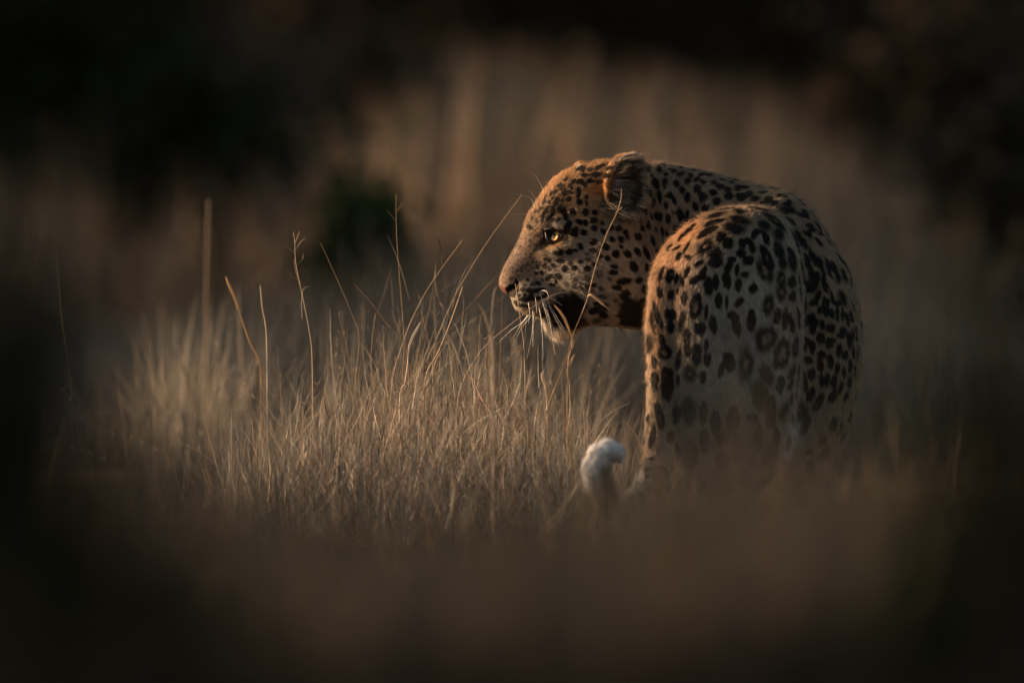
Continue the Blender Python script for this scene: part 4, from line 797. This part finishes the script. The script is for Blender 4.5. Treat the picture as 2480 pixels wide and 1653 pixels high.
bx_('bush', 'dark foreground shrub added to darken the lower right corner', 2350, -13, .24, .60, 5200, BLK, 50, size=.012, soft=.55)  # added as the vignette of the opposite corner
bx_('bush', 'low dark foreground shrub below the tail tip', 1600, -6.5, .10, .33, 1800, BLK, 51, size=.016, soft=.5)
for k, (x_, y_, r_, h_, lb) in enumerate([(-4.3, 1.0, .9, 1.0, 'unseen low leafy shrub added left of the view to shade the grass, nearer the trees'), (-4.6, -.1, .8, 1.04, 'unseen low leafy shrub added left of the view to shade the grass, level with the leopard'), (-4.1, -1.3, .8, 1.0, 'unseen low leafy shrub added left of the view to shade the grass, nearer the camera'), (-5.0, 2.6, 1.0, 1.2, 'unseen low leafy shrub added left of the view to shade the grass, farthest from the camera'), (-4.4, -2.6, .9, 1.1, 'unseen low leafy shrub added left of the view to shade the grass, nearest the camera')]):
    bush('bush', lb, (x_, y_ + .45), r_, r_, h_, 7500, .03, DG, 80 + k, soft=.5)  # unseen shrubs added to keep the low sun off the grass
bx_('bush', 'tall soft dark shrub added close to the camera to darken the left edge', -10, -13, .11, .84, 3000, BLK + DG, 62, size=.012, soft=.5)  # added as the dark left side of a vignette
bx_('bush', 'tall soft dark shrub added close to the camera to darken the right edge', 2500, -13, .12, .84, 3000, BLK + DG, 63, size=.012, soft=.5)  # its counterpart, added to dim the right side
bx_('bush', 'dark brown bush added in the blur to darken the right edge, above the green shrub', 2500, 13, .55, .80, 5000, BG + BLK, 64, size=.04, soft=.5)  # bush added to darken the background at the right
bx_('bush', 'dark brown bush in the blur right of the leopard\'s flank', 2240, 17, .42, .62, 3000, BG, 65, size=.04, soft=.5)  # one more bush added for the dark right side
r = np.random.default_rng(9); bl = []  # low leaf band added to darken the lower edge like a vignette
for k in range(120):
    y = r.uniform(-14, -11); p_ = r.uniform(-150, 2650); t_ = np.interp(p_, [-150, 400, 700, 1100, 1500, 1800, 2200, 2650], [1130, 1210, 1360, 1450, 1400, 1330, 1250, 1120]) + r.normal(0, 40)
    z_ = CAMZ + ((1290 - t_) * S - CAMZ) * (1 + y / 22); bl.append((at(p_, y), y, z_ * .5, .07, .25, z_ * .45))
V_, F_, cl = leaf_cloud(30000, bl, .012, BLK + [(.065, .047, .030), (.05, .042, .024), (.075, .052, .032)], 12)
o = mesh_obj('dimming_leaves', V_, F_, M_leaf, smooth=False, cols=cl); tag(o, 'dark blurred leaves added close to the camera to darken the lower edge', 'dimming_leaves', kind='stuff')
# thicket closing the view: uncountable far wood
bl = []
r = np.random.default_rng(3)
for k in range(260):
    y = r.uniform(48, 95); x = r.uniform(-1, 1) * (12 + y * .35); h_ = r.uniform(2.2, 5.0)
    bl.append((x, y, float(gz(x, y)) + h_ * .45, r.uniform(1.2, 2.4), r.uniform(1, 2), h_ * .55))
V_, F_, cl = leaf_cloud(90000, bl, .16, BLK + [(.045, .032, .022)], 5)
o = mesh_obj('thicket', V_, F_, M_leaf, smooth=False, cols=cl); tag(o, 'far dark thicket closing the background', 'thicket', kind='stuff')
# unseen trees added sunward of the view to shade the savanna round the leopard
def tree(name, label, loc, h_, cr_, seed):
    r = np.random.default_rng(seed); T_ = empty(name, (loc[0], loc[1], float(gz(*loc)))); tag(T_, label, 'tree', 'unseen trees added to shade the savanna')
    bl = [(r.uniform(-.55, .55) * cr_, r.uniform(-.55, .55) * cr_, h_ * r.uniform(.15, .85), cr_ * r.uniform(.35, .5), cr_ * r.uniform(.35, .5), h_ * r.uniform(.12, .2)) for _ in range(16)]
    V_, F_, cl = leaf_cloud(9000, bl, .11, DG, seed); o = mesh_obj('crown', V_, F_, M_leaf, smooth=False, cols=cl); o.parent = T_; o['kind'] = 'stuff'
    v_, f_ = tube('', [(0, 0, -.1), (.1, .1, h_ * .35), (0, .2, h_ * .8)], [.22, .16, .05], None, 10, ret=True)
    o = mesh_obj('trunk', v_, f_, M_bark, cols=np.tile([.09, .07, .05], (len(v_), 1))); o.parent = T_
    return T_
tx = -17.0
proto = tree('shade_tree', 'unseen leafy tree added left of the view to shade the savanna', (tx, 9.3), 6.0, 2.6, 71)
for k, (dx, yy_) in enumerate([(0, 11), (1, 15.5), (-1, 20), (0, 25), (1, 30), (-2, 36), (0, 42), (0, 48), (2, 55), (-6, 9), (-6.5, 13.5), (-7, 18), (-6, 23), (-6, 28), (-7, 34), (-6, 40), (-5, -4.6), (0.0, -2.7), (0.5, -7), (-.5, -11.5), (0, -16), (-5.5, -9.5)]):
    c_ = proto.copy(); C.objects.link(c_); yy_ += 2.7 if yy_ > 0 else 1.6; c_.location = (tx + dx, yy_, float(gz(tx + dx, yy_))); c_.rotation_euler.z = k * 1.3
    for ch in list(proto.children):
        d_ = ch.copy(); C.objects.link(d_); d_.parent = c_
